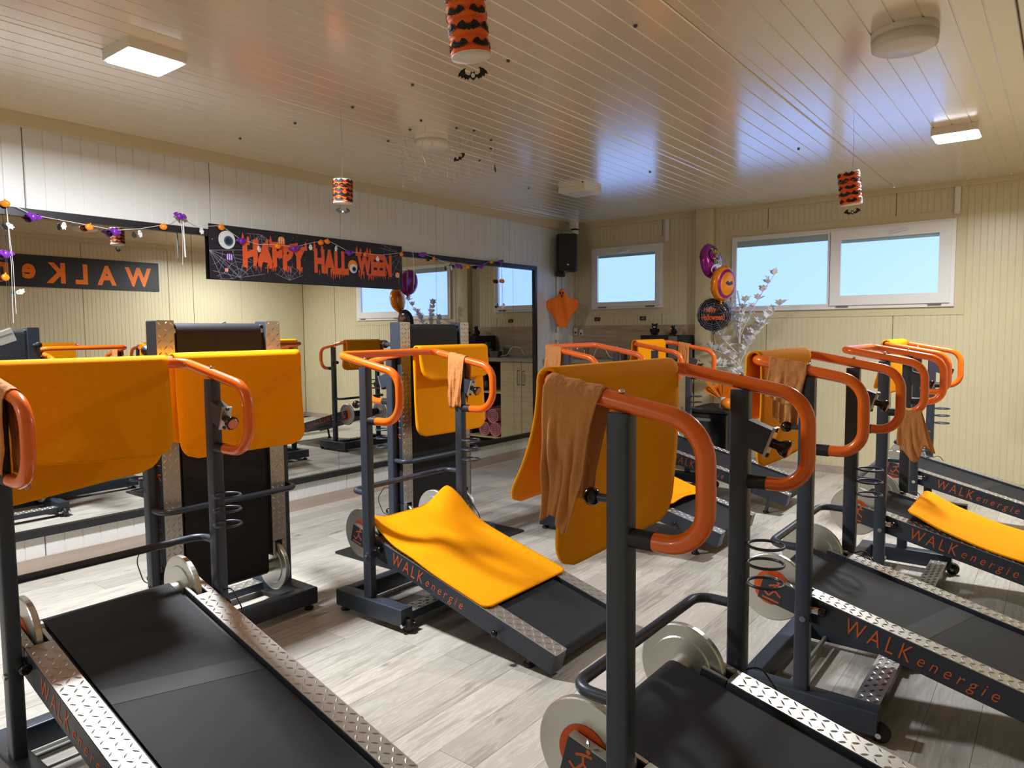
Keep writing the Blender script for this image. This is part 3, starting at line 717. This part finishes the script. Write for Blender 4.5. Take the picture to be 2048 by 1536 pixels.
for k, x, y, rz, kw, lab in (
    ('T1', 2.19, 1.012, BACK, dict(hb='handle_long'), 'treadmill in the left foreground with orange mat over its front bar'),
    ('T2', 1.525, 1.735, 0, dict(fold=True, zp=.33, hb='handle_long'), 'treadmill folded upright behind the left foreground one'),
    ('T3', 2.045, 2.49, BACK, dict(zp=.385, inc=15.4, hb='handle_long'), 'treadmill in the middle with orange mat lying on its belt'),
    ('T4', 1.49, 3.155, 0, dict(fold=True, zp=.33, hb='handle_long'), 'treadmill folded upright on a black rubber mat beside the mirror'),
    ('T5', 3.912, 1.545, BACK, {}, 'treadmill in the right foreground with big orange mat and towel'),
    ('T6', 3.912, 2.82, BACK, {}, 'treadmill at right, second from the viewer, mat and brown towel on its bar'),
    ('T7', 3.90, 4.16, BACK, {}, 'treadmill at right, third from the viewer, orange mat on its belt'),
    ('T8', 3.845, 5.51, BACK, {}, 'treadmill at right farthest back, nearest the wide window'),
    ('T9', 2.0, 4.25, BACK, dict(hb='handle_long'), 'treadmill behind the middle one, tan towel on its near front corner'),
    ('T10', 2.02, 5.47, BACK, dict(hb='handle_long'), 'treadmill nearest the kitchen corner with orange mat on its bar')):
    TR[k] = treadmill(x, y, rz, lab, **kw)
def tmtx(k):
    t = TR[k][0]; return T(*t.location) @ Matrix.Rotation(t.rotation_euler.z, 4, 'Z')

# ------------------------------------------------------------------ orange mats
def solid(o, th):
    m_ = o.modifiers.new('thickness', 'SOLIDIFY'); m_.thickness = th; m_.offset = 0; return o
def rounded(u, v, L_, w, r):
    """u,v in 0..1 over a sheet L_ x w with rounded corners; returns arc length and width coordinate."""
    s = u*L_; e = min(s, L_-s); half = w/2
    if e < r: half -= r - sqrt(max(0, r*r-(r-e)**2))
    return s, (v-.5)*2*half
def drape_mat(k, label, yc, w, lf, lr, flf=.06, flr=.05, ripple=.006, ph=0., skew=0., rb=.026):
    L_ = lf+lr+pi*rb
    def fn(u, v):
        s, y = rounded(u, v, L_, w, .07)
        sk = skew*y
        if s < lf:
            q = lf-s; x = .186+rb + flf*(q/max(lf, .01))**2*1.0 + ripple*sin(y*9+ph+q*6)*min(1, q*5); z = 1.245 - q*(1+sk)
        elif s < lf+pi*rb:
            t = (s-lf)/rb; x = .186+rb*cos(t); z = 1.245+rb*sin(t)
        else:
            q = s-lf-pi*rb; x = .186-rb - flr*(q/max(lr, .01))**2 + ripple*sin(y*8+ph*1.7+q*7)*min(1, q*5); z = 1.245 - q*(1-sk)
        return (x, yc+y, z)
    o = ob('exercise_mat', MB().grid(fn, 60, 24).mesh('exercise_mat', 'orange_mat'), None, tmtx(k)); solid(o, .008)
    return tag(o, label, 'mat', 'orange exercise mats')
drape_mat('T1', 'orange mat hung over the bar of the left foreground treadmill', .03, .56, .42, .315, .04, .03, .010, .5, .22)
drape_mat('T2', 'orange mat hung over the bar of the left folded treadmill', .0, .60, .41, .36, .02, .04, .004, 1.3)
drape_mat('T4', 'orange mat hung over the bar of the folded treadmill by the mirror', .0, .60, .17, .50, .03, -.03, .006, 2.2)
drape_mat('T5', 'orange mat hung over the bar of the right foreground treadmill', .02, .58, .29, .415, .11, -.015, .006, .2, .0)
drape_mat('T6', 'orange mat hung over the bar under a brown towel at right', .02, .60, .24, .39, .05, -.01, .006, 1.1)
drape_mat('T8', 'orange mat hung over the bar of the farthest right treadmill', .0, .60, .30, .33, .05, -.01, .006, 2.)
drape_mat('T10', 'orange mat hung over the bar of the treadmill nearest the kitchen', .06, .50, .30, .32, .09, .02, .01, .4)
def deck_mat(k, label, x1, x0, w, lift, yc=0., ph=0.):
    t, dk = TR[k]; L_ = x1-x0
    def fn(u, v):
        s, y = rounded(u, v, L_, w, .035); x = x1 - s
        return (x, yc+y, .011 + lift(s, y, ph))
    o = ob('exercise_mat', MB().grid(fn, 56, 36).mesh('exercise_mat', 'orange_mat'), None, tmtx(k) @ dk); solid(o, .007)
    return tag(o, label, 'mat', 'orange exercise mats')
def lift3(s, y, ph):
    f = exp(-(s/.16)**2)
    e = .030 + .085*exp(-((y+.25)/.085)**2) + .04*exp(-((y-.29)/.07)**2)
    return f*e + .016*exp(-((s-.33)/.10)**2)*(1+sin(y*7+1))*.6 + .0
deck_mat('T3', 'orange mat lying on the belt of the middle treadmill', .08, -.72, .60, lift3)
def lift_w(s, y, ph): return .014*(.5+.5*sin(s*11+ph)) + .05*exp(-((.74-s)/.06)**2)*(.4+.6*sin(y*5+1.0)**2)*(1 if ph > 2 else .15) + .03*exp(-(s/.1)**2)
deck_mat('T9', 'orange mat lying on the belt behind the middle treadmill', .0, -.74, .58, lift_w, 0., 3.)
deck_mat('T7', 'orange mat lying on the belt of the third treadmill at right', -.10, -.90, .58, lift_w, 0., .6)

# ------------------------------------------------------------------ towels
def towel(k, label, x0, x1, yb, lo, li, z_of=None, seed=1, taper=.0, rb=.0215, rag=.05):
    rnd = random.Random(seed); ph = [rnd.uniform(0, 6) for _ in range(6)]
    zb = z_of or (lambda x: 1.172 + (x+.205)*(.073/.391))
    L_ = lo+li+pi*rb; sg = 1 if yb > 0 else -1
    def fn(u, v):
        s = u*L_; x = x0+(x1-x0)*v
        def fold(q): return (.012*sin(v*10+ph[0]+q*7)+.006*sin(v*21+ph[1]-q*14)+.003*sin(v*5+q*45+ph[5]))*min(1, q*6)
        if s < lo:
            q = (lo-s)*(1+rag*sin(v*7+ph[2])); y = yb + sg*(rb+.004+q*.03+abs(fold(q))); z = zb(x)-q; x += taper*q*(1-v)+.006*sin(q*20+ph[3])
        elif s < lo+pi*rb:
            t = (s-lo)/rb; y = yb+sg*rb*cos(t); z = zb(x)+rb*sin(t)*(1+.06*sin(v*17+ph[0]))
        else:
            q = (s-lo-pi*rb)*(1+rag*sin(v*6+ph[4])); y = yb - sg*(rb+.002+abs(fold(q))*.8); z = zb(x)-q; x += taper*q*(1-v)
        return (x, y, z)
    o = ob('towel', MB().grid(fn, 44, 30).mesh('towel', 'towel'), None, tmtx(k)); solid(o, .003)
    return tag(o, label, 'towel', 'tan cleaning towels')
towel('T5', 'brown towel hung over the bar of the right foreground treadmill', .035, .165, .325, .27, .22, seed=2, taper=.24)
towel('T6', 'brown towel over the bar of the second treadmill at right', .0, .125, .325, .12, .20, seed=5, taper=.1)
towel('T3', 'light tan towel hung by the mat of the middle treadmill', -.05, .06, -.325, .22, .26, seed=3, taper=.1)
towel('T9', 'tan towel at the front corner of the treadmill behind the middle one', .04, .165, .325, .24, .2, seed=8, taper=.0)
towel('T10', 'tan towel on the far bar of the treadmill nearest the kitchen', -.01, .09, -.325, .14, .17, seed=9)
towel('T1', 'brown towel on the near bar at the left photo edge', -.14, .0, .325, .22, .26, seed=12)
towel('T7', 'brown towel knotted on the lower grip of the third right treadmill', -.165, -.075, .325, .19, .16, lambda x: .945, seed=14, taper=-.3, rag=.2)

# ------------------------------------------------------------------ floor items
tag(ob('rubber_floor_mat', MB().bbox((-.33, -.54, 0), (.33, .54, .008), .02, 2).mesh('rubber_floor_mat', 'rubber'), None, T(1.42, 3.235, .001)), 'black rubber mat on the floor under a folded treadmill', 'floor mat')
o = root('document_pouch', (0, 0, 0), 'white paper pouch on the back of the left folded treadmill', 'pouch')
o.matrix_world = T(1.44, 1.80, 1.345) @ Matrix.Rotation(.35, 4, 'X')
ob('sheet', MB().bbox((-.001, -.055, -.05), (.001, .055, .05), .006, 0).mesh('sheet', 'paper_white'), o)
ob('flap', MB().box((-.0022, -.05, .012), (-.001, .05, .042)).mesh('flap', 'white_plastic'), o)

# ------------------------------------------------------------------ kitchen corner
kz = 1.04; ky = 6.46
cab = root('base_cabinet', (.32, 6.75, 0), 'wood fronted base cabinet in the kitchen corner', 'cabinet')
C = T(-.32, -6.75, 0)
ob('body', MB().box((.03, ky+.02, .1), (.62, D-.016, kz-.04)).mesh('body', 'wood_door'), cab, C)
ob('plinth', MB().box((.04, ky+.07, 0), (.61, ky+.09, .1)).mesh('plinth', 'black_matte'), cab, C)
for x0, x1, hx in ((.032, .322, .29), (.328, .618, .36)):
    d_ = ob('door', MB().box((x0, ky, .105), (x1, ky+.019, kz-.045)).mesh('door', 'wood_door'), cab, C)
    ob('handle', MB().tube(fillet([(hx, ky, .74), (hx, ky-.03, .74), (hx, ky-.03, .90), (hx, ky, .90)], [.008, .008], 3), .005, 8).mesh('handle', 'grey_plastic'), d_)
shf = root('open_shelf', (1.09, 6.75, 0), 'open wooden shelf unit under the kitchen worktop', 'shelf')
C = T(-1.09, -6.75, 0)
for nm, a, b in (('side', (.625, ky+.02, 0), (.645, D-.016, kz-.04)), ('side', (1.53, ky, 0), (1.552, D-.016, kz-.04)), ('shelf', (.645, ky+.03, .62), (1.53, D-.016, .64)), ('shelf', (.645, ky+.03, .08), (1.53, D-.016, .10)), ('back', (.645, D-.02, .1), (1.53, D-.016, kz-.04))):
    ob(nm, MB().box(a, b).mesh(nm, 'dark_brown' if nm == 'back' else 'wood_door'), shf, C)
wt = root('worktop', (.78, 6.74, kz-.04), 'grey kitchen worktop running along the wood splashback', 'worktop')
ob('slab', MB().bbox((.018-.78, ky-.02-6.74, 0), (1.555-.78, D-.014-6.74, .04), .004, 1).mesh('slab', 'worktop'), wt)
ob('sink', MB().box((.08-.78, 6.55-6.74, .04), (.48-.78, 6.95-6.74, .046)).mesh('sink', 'grey_plastic'), wt)
fa = root('faucet', (.25, 6.93, kz+.006), 'chrome mixer tap behind the kitchen sink', 'tap')
ob('spout', MB().tube(fillet([(0, 0, 0), (0, 0, .12), (.0, -.15, .14), (0, -.16, .10)], [.04, .02], 5), .011, 10).mesh('spout', 'chrome'), fa)
ob('lever', MB().tube([(0, 0, .12), (.03, -.02, .16)], .007, 8).mesh('lever', 'chrome'), fa)
mw = root('microwave', (1.33, 6.78, kz), 'black microwave on the worktop beside the pillar', 'microwave')
ob('case', MB().bbox((-.21, -.16, .01), (.21, .2, .26), .008, 1).mesh('case', 'black_matte'), mw)
ob('door', MB().box((-.2, -.175, .02), (.1, -.161, .25)).mesh('door', 'black_gloss'), mw)
ob('control_panel', MB().box((.105, -.172, .02), (.2, -.161, .25)).mesh('panel', 'grey_plastic'), mw)
def plush(x, y, z, s, body, label, rz):
    o = root('plush_toy', (x, y, z), label, 'plush toy', rz, 'plush toys in the kitchen corner')
    ob('body', MB().sphere((0, 0, s*.35), (s*.34, s*.3, s*.36), 14, 10).mesh('body', body), o)
    hd = ob('head', MB().sphere((0, -.02, s*.82), (s*.26, s*.24, s*.23), 14, 10).mesh('head', body), o)
    ob('muzzle', MB().sphere((0, -.02-s*.2, s*.76), (s*.11, s*.09, s*.08), 10, 8).mesh('muzzle', 'eye_white'), hd)
    for sx in (-1, 1):
        ob('ear', MB().sphere((sx*s*.2, -.01, s*1.03), s*.085, 10, 8).mesh('ear', body), hd)
        ob('leg', MB().sphere((sx*s*.24, -s*.32, s*.12), (s*.11, s*.2, s*.11), 10, 8).mesh('leg', body), o)
        ob('arm', MB().sphere((sx*s*.36, -s*.1, s*.42), (s*.1, s*.1, s*.2), 10, 8).mesh('arm', body), o)
plush(1.22, 6.74, kz+.26, .11, 'plush_dark', 'dark plush toy lying on top of the microwave', .4)
plush(1.42, 6.78, kz+.26, .09, 'plush_dark', 'smaller dark plush toy on the microwave by the pillar', -.5)
plush(1.02, 6.72, kz, .17, 'plush_green', 'green plush toy on the kitchen worktop', .2)
plush(1.02, 6.62, .64, .19, 'plush_tan', 'tan plush toy on the open shelf', .2)
ro = root('router_box', (.86, 6.66, kz), 'small dark box on the worktop with white cable', 'device')
ob('case', MB().bbox((-.065, -.04, 0), (.065, .04, .075), .004, 2).mesh('case', 'dark_brown'), ro)
ob('cable', MB().tube(fillet([(-.06, 0, .01), (-.15, .03, .03), (-.22, .04, .13), (-.33, .06, .12), (-.38, .08, .02)], [.04, .06, .06], 5), .004, 6).mesh('cable', 'white_plastic'), ro)
rl = MB().cyl((0, -.26, 0), (0, .26, 0), .085, 24); 
for k in range(20):
    pass
spi = []
for k in range(40): t = k*.5; r = .075*(1-k/44); spi.append((r*cos(t), -.262, r*sin(t)))
rme = rl.mesh('mat_roll', 'pink'); sme = MB().tube(spi, .003, 5).mesh('spiral', 'dark_brown')
for x, z, lab in ((.75, .185, 'pink rolled mat at the bottom of the open shelf, nearest the cabinet'), (.92, .185, 'pink rolled mat at the bottom of the open shelf, second from the cabinet'), (.79, .345, 'pink rolled mat lying on top of the two bottom rolls'), (.97, .345, 'pink rolled mat beside the top roll in the open shelf')):
    o = root('rolled_mat', (x, 6.76, z), lab, 'rolled mat', 0, 'pink rolled mats'); ob('roll', rme, o); ob('spiral_end', sme, o)
bk = root('storage_box', (1.30, 6.72, .64), 'black box standing on the upper open shelf', 'box')
ob('case', MB().bbox((-.14, -.16, 0), (.14, .16, .2), .01).mesh('case', 'black_matte'), bk); ob('lid', MB().bbox((-.145, -.165, .2), (.145, .165, .215), .01).mesh('lid', 'black_gloss'), bk)
bk = root('storage_box', (1.32, 6.72, .10), 'tall black box on the lower open shelf', 'box')
ob('case', MB().bbox((-.15, -.16, 0), (.15, .16, .36), .01).mesh('case', 'black_matte'), bk); ob('lid', MB().bbox((-.155, -.165, .36), (.155, .165, .375), .01).mesh('lid', 'black_gloss'), bk)
for x, z, hh, lab in ((.064, 1.343, .085, 'taller white wall socket plate in the kitchen corner'), (.14, 1.33, .07, 'shorter white wall socket plate beside the taller one')):
    o = root('wall_socket', (x, D-.012, z), lab, 'socket')
    ob('plate', MB().bbox((-.022, -.012, -hh/2), (.022, 0, hh/2), .004, 1).mesh('plate', 'white_plastic'), o)
    ob('outlet', MB().cyl((0, -.0122, -.012), (0, -.014, -.012), .013, 14).mesh('outlet', 'dark_brown'), o)
for x, lab in ((.349, 'small dark plate under the left end of alcove window'), (.927, 'small dark plate under the right end of alcove window')):
    o = root('wall_plate', (x, D, 1.482), lab, 'plate', 0, 'dark plates under the alcove window')
    ob('plate', MB().bbox((-.037, -.008, -.022), (.037, 0, .022), .004, 1).mesh('plate', 'plate_dark'), o)
    ob('mark', MB().prism([(-.02, -.004), (-.004, .002), (.004, .01), (.022, .006), (.006, .0), (-.006, -.008)], .008, .009, Matrix.Rotation(pi/2, 4, 'X')).mesh('mark', 'chip_copper'), o)
# mini fridge with pumpkin decoration
fr = root('mini_fridge', (1.955, 6.64, 0), 'black mini fridge standing right of the pillar', 'fridge')
ob('body', MB().bbox((-.2, -.27, .02), (.2, .3, .58), .01).mesh('body', 'black_matte'), fr)
d_ = ob('door', MB().bbox((-.2, -.32, .04), (.2, -.272, .56), .012).mesh('door', 'black_gloss'), fr); ob('handle', MB().box((-.19, -.335, .5), (.05, -.32, .525)).mesh('handle', 'grey_plastic'), d_)
ob('top', MB().bbox((-.205, -.325, .58), (.205, .3, .605), .012).mesh('top', 'black_matte'), fr)
for sx in (-1, 1): ob('foot', MB().box((sx*.15-.02, -.25, 0), (sx*.15+.02, -.2, .02)).mesh('foot', 'rubber'), fr)
pd = root('tulle_pumpkin', (2.06, 6.50, .605), 'orange tulle fan and pumpkin ball standing on the fridge', 'decoration')
ob('pumpkin_ball', MB().sphere((.06, -.08, .055), (.058, .058, .055), 16, 10).mesh('ball', 'pumpkin'), pd)
ob('holder', MB().lathe([(0, 0), (.035, 0), (.03, .03), (.022, .08), (.03, .11)], 14, (-.02, .02, 0)).mesh('holder', 'ghost_white'), pd)
tu = MB()
for k in range(22):
    a = random.uniform(-1.1, 1.1); e = random.uniform(-.6, .6); L_ = random.uniform(.14, .22); w = .05
    dx, dy, dz = sin(a), sin(e)*.5, cos(a)
    p0 = Vector((-.02, .02, .08)); p1 = p0+Vector((dx, dy, dz))*L_
    q = Vector((cos(a), .3, -sin(a)))*w*.5
    tu.add([p0-q*.15, p0+q*.15, p1+q, p1-q+Vector((0, 0, .012))], [(0, 1, 2, 3)])
o = ob('tulle_fan', tu.mesh('tulle', 'tulle'), pd); solid(o, .001)

# ------------------------------------------------------------------ loudspeaker corner
sp = root('loudspeaker', (.13, 6.74, 2.02), 'black loudspeaker hung in the corner beside the small window', 'loudspeaker', radians(32))
b = MB(); pts = [(-.115, -.06), (-.09, -.14), (.09, -.14), (.115, -.06), (.085, .13), (-.085, .13)]
sp.rotation_euler = (0, 0, radians(38))
ob('cabinet', b.prism(pts, 0, .40).mesh('cabinet', 'black_matte'), sp)
ob('grille', MB().bbox((-.092, -.152, .03), (.092, -.14, .375), .02, 1).mesh('grille', 'rubber'), sp)
ob('badge', MB().box((-.008, -.1535, .055), (.014, -.152, .068)).mesh('badge', 'ghost_white'), sp)
ob('wall_bracket', MB().box((-.12, -.02, -.055), (-.02, .10, .0)).mesh('bracket', 'black_matte'), sp)
ob('horn_plug', MB().cyl((-.02, -.04, -.03), (-.02, -.04, .0), .02, 10).mesh('plug', 'grey_plastic'), sp)
dt = root('motion_detector', (.19, 6.82, 2.455), 'white motion detector dome above the loudspeaker', 'detector')
ob('dome', MB().lathe([(0, -.035), (.025, -.03), (.04, -.01), (.04, .02), (0, .02)], 20).mesh('dome', 'white_plastic'), dt)
ob('arm', MB().box((-.03, -.03, .02), (.03, .03, .04)).mesh('arm', 'dark_brown'), dt); ob('mount', MB().box((-.05, -.03, .04), (.03, .03, H-2.455)).mesh('mount', 'white_plastic'), dt)
pp = root('conduit_pipe', (.02, 6.72, 1.0), 'white vertical conduit pipe on the wall below the loudspeaker', 'pipe')
ob('pipe', MB().cyl((0, 0, .1), (0, 0, .97), .013, 10).mesh('pipe', 'white_plastic'), pp); ob('socket_box', MB().bbox((-.018, -.035, .245), (.03, .035, .33), .006, 0).mesh('box', 'white_plastic'), pp)
gh = root('cloth_ghost', (.15, 6.62, 1.39), 'orange cloth ghost hanging in front of the corner pipe', 'decoration', radians(28))
hw = [(-.02, .0), (.02, .0), (.05, .06), (.15, .22), (.172, .25), (.165, .29), (.10, .325), (.055, .36), (.04, .405), (.015, .425)]
def gfn(u, v):
    z = .425*v; pts_ = [(.05, 0), (.075, .06), (.115, .14), (.165, .2), (.182, .25), (.176, .29), (.15, .31), (.075, .335), (.048, .36), (.042, .40), (.012, .425)]
    w = pts_[-1][0]
    for (w0, z0), (w1, z1) in zip(pts_, pts_[1:]):
        if z0 <= z <= z1: w = w0+(w1-w0)*(z-z0)/(z1-z0); break
    x = (u-.5)*2*w; hd = max(0, (z-.33)/.09)
    y = -.02 + .014*sin(x*45+z*9) - .03*hd*sqrt(max(0, 1-((u-.5)*2)**2)) - .02*sqrt(max(0, 1-((u-.5)*2)**2))
    return (x, y, z + .012*sin(u*11)*(1 if v < .05 else 0))
o = ob('cloth', MB().grid(gfn, 30, 30).mesh('cloth', 'ghost_cloth'), gh); solid(o, .002)
fc = MB()
for cx, cz, rx, rz in ((-.017, .378, .009, .013), (.015, .379, .009, .013), (-.001, .348, .007, .018)):
    fc.sphere((cx, -.068 if cz > .36 else -.056, cz), (rx, .008, rz), 10, 8)
ob('face', fc.mesh('face', 'black_matte'), gh); ob('hanger', MB().tube([(0, -.03, .42), (-.01, 0, .5), (-.005, .03, .58)], .002, 5).mesh('hanger', 'rubber'), gh)

# ------------------------------------------------------------------ balloons and white branch
def balloon(x, y, z, r, rz, tiltm, material, label, th=.36, oval=1.):
    o = root('foil_balloon', (x, y, z), label, 'balloon', rz, 'foil balloons on the white stem')
    b = MB(); n = 36; m_ = 8; vs = []
    for sd in (-1, 1):
        for j in range(m_):
            rr = j/m_
            for k in range(n):
                t = 2*pi*k/n; cr = 1+.008*cos(t*18)*(rr**3)
                d = sd*r*th*sqrt(max(0, 1-rr**2.4))
                vs.append((r*rr*cos(t)*cr*oval, d, r*rr*sin(t)*cr))
    base = len(vs)
    for k in range(n):
        t = 2*pi*k/n; cr = 1+.018*cos(t*18); vs.append((r*cos(t)*cr*oval, 0, r*sin(t)*cr))
    fs = []
    for sd in range(2):
        for j in range(m_):
            for k in range(n):
                a = sd*m_*n+j*n+k; a2 = sd*m_*n+j*n+(k+1) % n
                if j < m_-1: c, d = a2+n, a+n
                else: c, d = base+(k+1) % n, base+k
                fs.append((a, a2, c, d) if sd == 0 else (a, d, c, a2))
    b.add(vs, fs, True)
    body = ob('foil_body', b.mesh('foil', material), o, tiltm)
    ob('neck', MB().tube([(0, 0, -r*.97), (0, 0, -r*1.1), (0, 0, -r*1.16)], [.016, .006, .014], 8).mesh('neck', material), body)
    return o, body
def on_face(pts, r, th, y_sign=-1):     # flat print point on the balloon's curved face
    return [(x, y_sign*(r*th*sqrt(max(0, 1-(sqrt(x*x+z*z)/r)**2.4))+.0015), z) for x, z in pts]
def face_text(body, txt, x0, x1, z0, z1, r, th, material, nm='lettering'):
    me, bb = text_mesh(txt, .1, material, 0., .002, name=nm); fit(me, bb, x0, x1, z0, z1)
    for v in me.vertices:
        x, z = v.co.x, v.co.y; q = on_face([(x, z)], r, th)[0]; v.co = q
    return ob(nm, me, body)
Rz = lambda a: Matrix.Rotation(a, 4, 'Z')
o, b1 = balloon(1.99, 6.32, 1.975, .165, radians(84), Matrix.Rotation(radians(-8), 4, 'X'), 'foil_purple', 'purple foil balloon with Trick or Treat lettering, topmost of three', .42, .95)
pr_ = MB()
q = on_face([(.13*cos(t*pi/9)*.9+.0, .13*sin(t*pi/9)*.62+.035) for t in range(18)], .165, .42); pr_.add(q+[on_face([(0, .035)], .165, .42)[0]], [(i, (i+1) % 18, 18) for i in range(18)])
ob('dark_patch', pr_.mesh('patch', 'black_gloss'), b1)
for tx, z0, z1 in (('Trick', .055, .105), ('or', .02, .05), ('Treat', -.035, .015)):
    me = face_text(b1, tx, -.075 if tx != 'or' else -.03, .075 if tx != 'or' else .03, z0, z1, .165, .42, 'lime')
    for v in me.data.vertices: v.co.y -= .0015
q = MB(); pp_ = on_face([(.10*cos(t*pi/9), .05*sin(t*pi/9)-.085) for t in range(18)], .165, .42); q.add(pp_+[on_face([(0, -.085)], .165, .42)[0]], [(i, (i+1) % 18, 18) for i in range(18)]); ob('white_patch', q.mesh('patch', 'ghost_white'), b1)
o, b2 = balloon(2.13, 6.26, 1.765, .16, radians(72), Matrix.Rotation(radians(6), 4, 'X'), 'foil_orange', 'orange and purple foil balloon with bat print, middle of three', .42, .92)
pr_ = MB()
def band(r0, r1, R, th, n=32):
    vs = []
    for k in range(n):
        for rr in (r0, (r0+r1)/2, r1): t = 2*pi*k/n; vs.append(on_face([(rr*cos(t)*.92, rr*sin(t))], R, th)[0])
    return vs, [(k*3+j, ((k+1) % n)*3+j, ((k+1) % n)*3+j+1, k*3+j+1) for k in range(n) for j in (0, 1)]
pr_.add(*band(.105, .13, .16, .42)); ob('purple_band', pr_.mesh('band', 'foil_purple'), b2)
q = MB(); q.add(on_face([(x*.9+.01, z) for x, z in bat_outline(.055)], .16, .42)+[on_face([(.01, 0)], .16, .42)[0]], [(i, (i+1) % 40, 40) for i in range(40)]); ob('bat_print', q.mesh('bat', 'black_gloss'), b2)
o, b3 = balloon(2.035, 6.30, 1.487, .153, radians(12), Matrix.Rotation(radians(4), 4, 'X'), 'foil_black', 'black foil balloon reading Happy Halloween, lowest of three', .42, 1.)
face_text(b3, 'Happy', -.08, .03, .02, .075, .153, .42, 'drip_orange'); face_text(b3, 'Halloween!', -.1, .1, -.045, .01, .153, .42, 'drip_orange')
q = MB()
for k in range(10):
    a = 2*pi*k/10+.2; p_ = on_face([((.05+.1*j/6)*cos(a), (.05+.1*j/6)*sin(a)) for j in range(7)], .153, .42); q.tube(p_, .0012, 4)
for rr in (.085, .105, .125, .142): q.tube(on_face([(rr*(1-.04*cos(10*t*pi/30))*cos(t*pi/30), rr*(1-.04*cos(10*t*pi/30))*sin(t*pi/30)) for t in range(60)], .153, .42), .0011, 4, True)
ob('cobweb_print', q.mesh('web', 'web'), b3)
for bo, z0, z1 in ((b1, -.19, -.55), (b2, -.19, -.45), (b3, -.18, -.35)):
    ob('ribbon', MB().tube([(0, 0, z0), (.01, .02, (z0+z1)/2), (0, .05, z1)], .0015, 4).mesh('ribbon', 'ghost_white'), bo)
br = root('white_branch', (2.09, 6.80, .606), 'white artificial branch with leaves behind the balloons', 'branch')
ob('pot', MB().lathe([(0, 0), (.04, 0), (.05, .1), (.035, .16), (.03, .16), (.03, .05)], 20).mesh('pot', 'ghost_white'), br)
stems = [[(0, 0, .05), (0, 0, .4), (.01, 0, .95), (-.02, -.02, 1.12)]]
tips = [((0, 0, 1.25), (.12, -.05, 1.55), (.36, -.12, 1.84)), ((0, 0, 1.15), (.14, -.04, 1.33), (.40, -.08, 1.56)), ((0, 0, .98), (.08, -.05, 1.2), (.26, -.08, 1.38)), ((0, 0, 1.1), (-.15, -.08, 1.25), (-.28, -.12, 1.5)), ((0, 0, .95), (-.1, -.1, 1.0), (-.18, -.15, .98)), ((0, 0, 1.0), (-.06, -.12, 1.12), (-.2, -.2, 1.16)), ((0, 0, 1.2), (.03, -.1, 1.42), (.1, -.14, 1.6)), ((0, 0, .9), (.06, -.1, .95), (.0, -.16, .85)), ((0, 0, 1.2), (-.05, -.05, 1.5), (-.1, -.05, 1.7))]
tips = [tuple((x_, y_, z_-.60) for x_, y_, z_ in t_) for t_ in tips]
for t_ in tips: stems.append([Vector(t_[0])*(1-u)**2+Vector(t_[1])*2*u*(1-u)+Vector(t_[2])*u*u for u in [k/8 for k in range(9)]])
for s_ in stems: ob('stem', MB().tube(s_, [.006-.004*k/len(s_) for k in range(len(s_))] if s_ is not stems[0] else .009, 6).mesh('stem', 'leaf_white'), br)
lf = MB(); lo_ = [(0, 0), (.012, .008), (.03, .02), (.022, .032), (.034, .05), (.014, .045), (0, .062), (-.014, .045), (-.034, .05), (-.022, .032), (-.03, .02), (-.012, .008)]
lf.add([(x, y, .006*abs(x)/.03+.004*sin(y*50)) for x, y in lo_]+[(0, .03, 0)], [(i, (i+1) % 12, 12) for i in range(12)]); lf = lf.mesh('leaf', 'leaf_white')
for s_ in stems[1:]:
    for k in range(2, 9):
        for rep in range(3 if k > 3 else 2):
            p = s_[k]; o = ob('leaf', lf, br, T(*p) @ Matrix.Rotation(random.uniform(0, 6.28), 4, 'Z') @ Matrix.Rotation(random.uniform(.3, 1.5), 4, 'X') @ Matrix.Scale(random.uniform(.95, 1.6), 4))
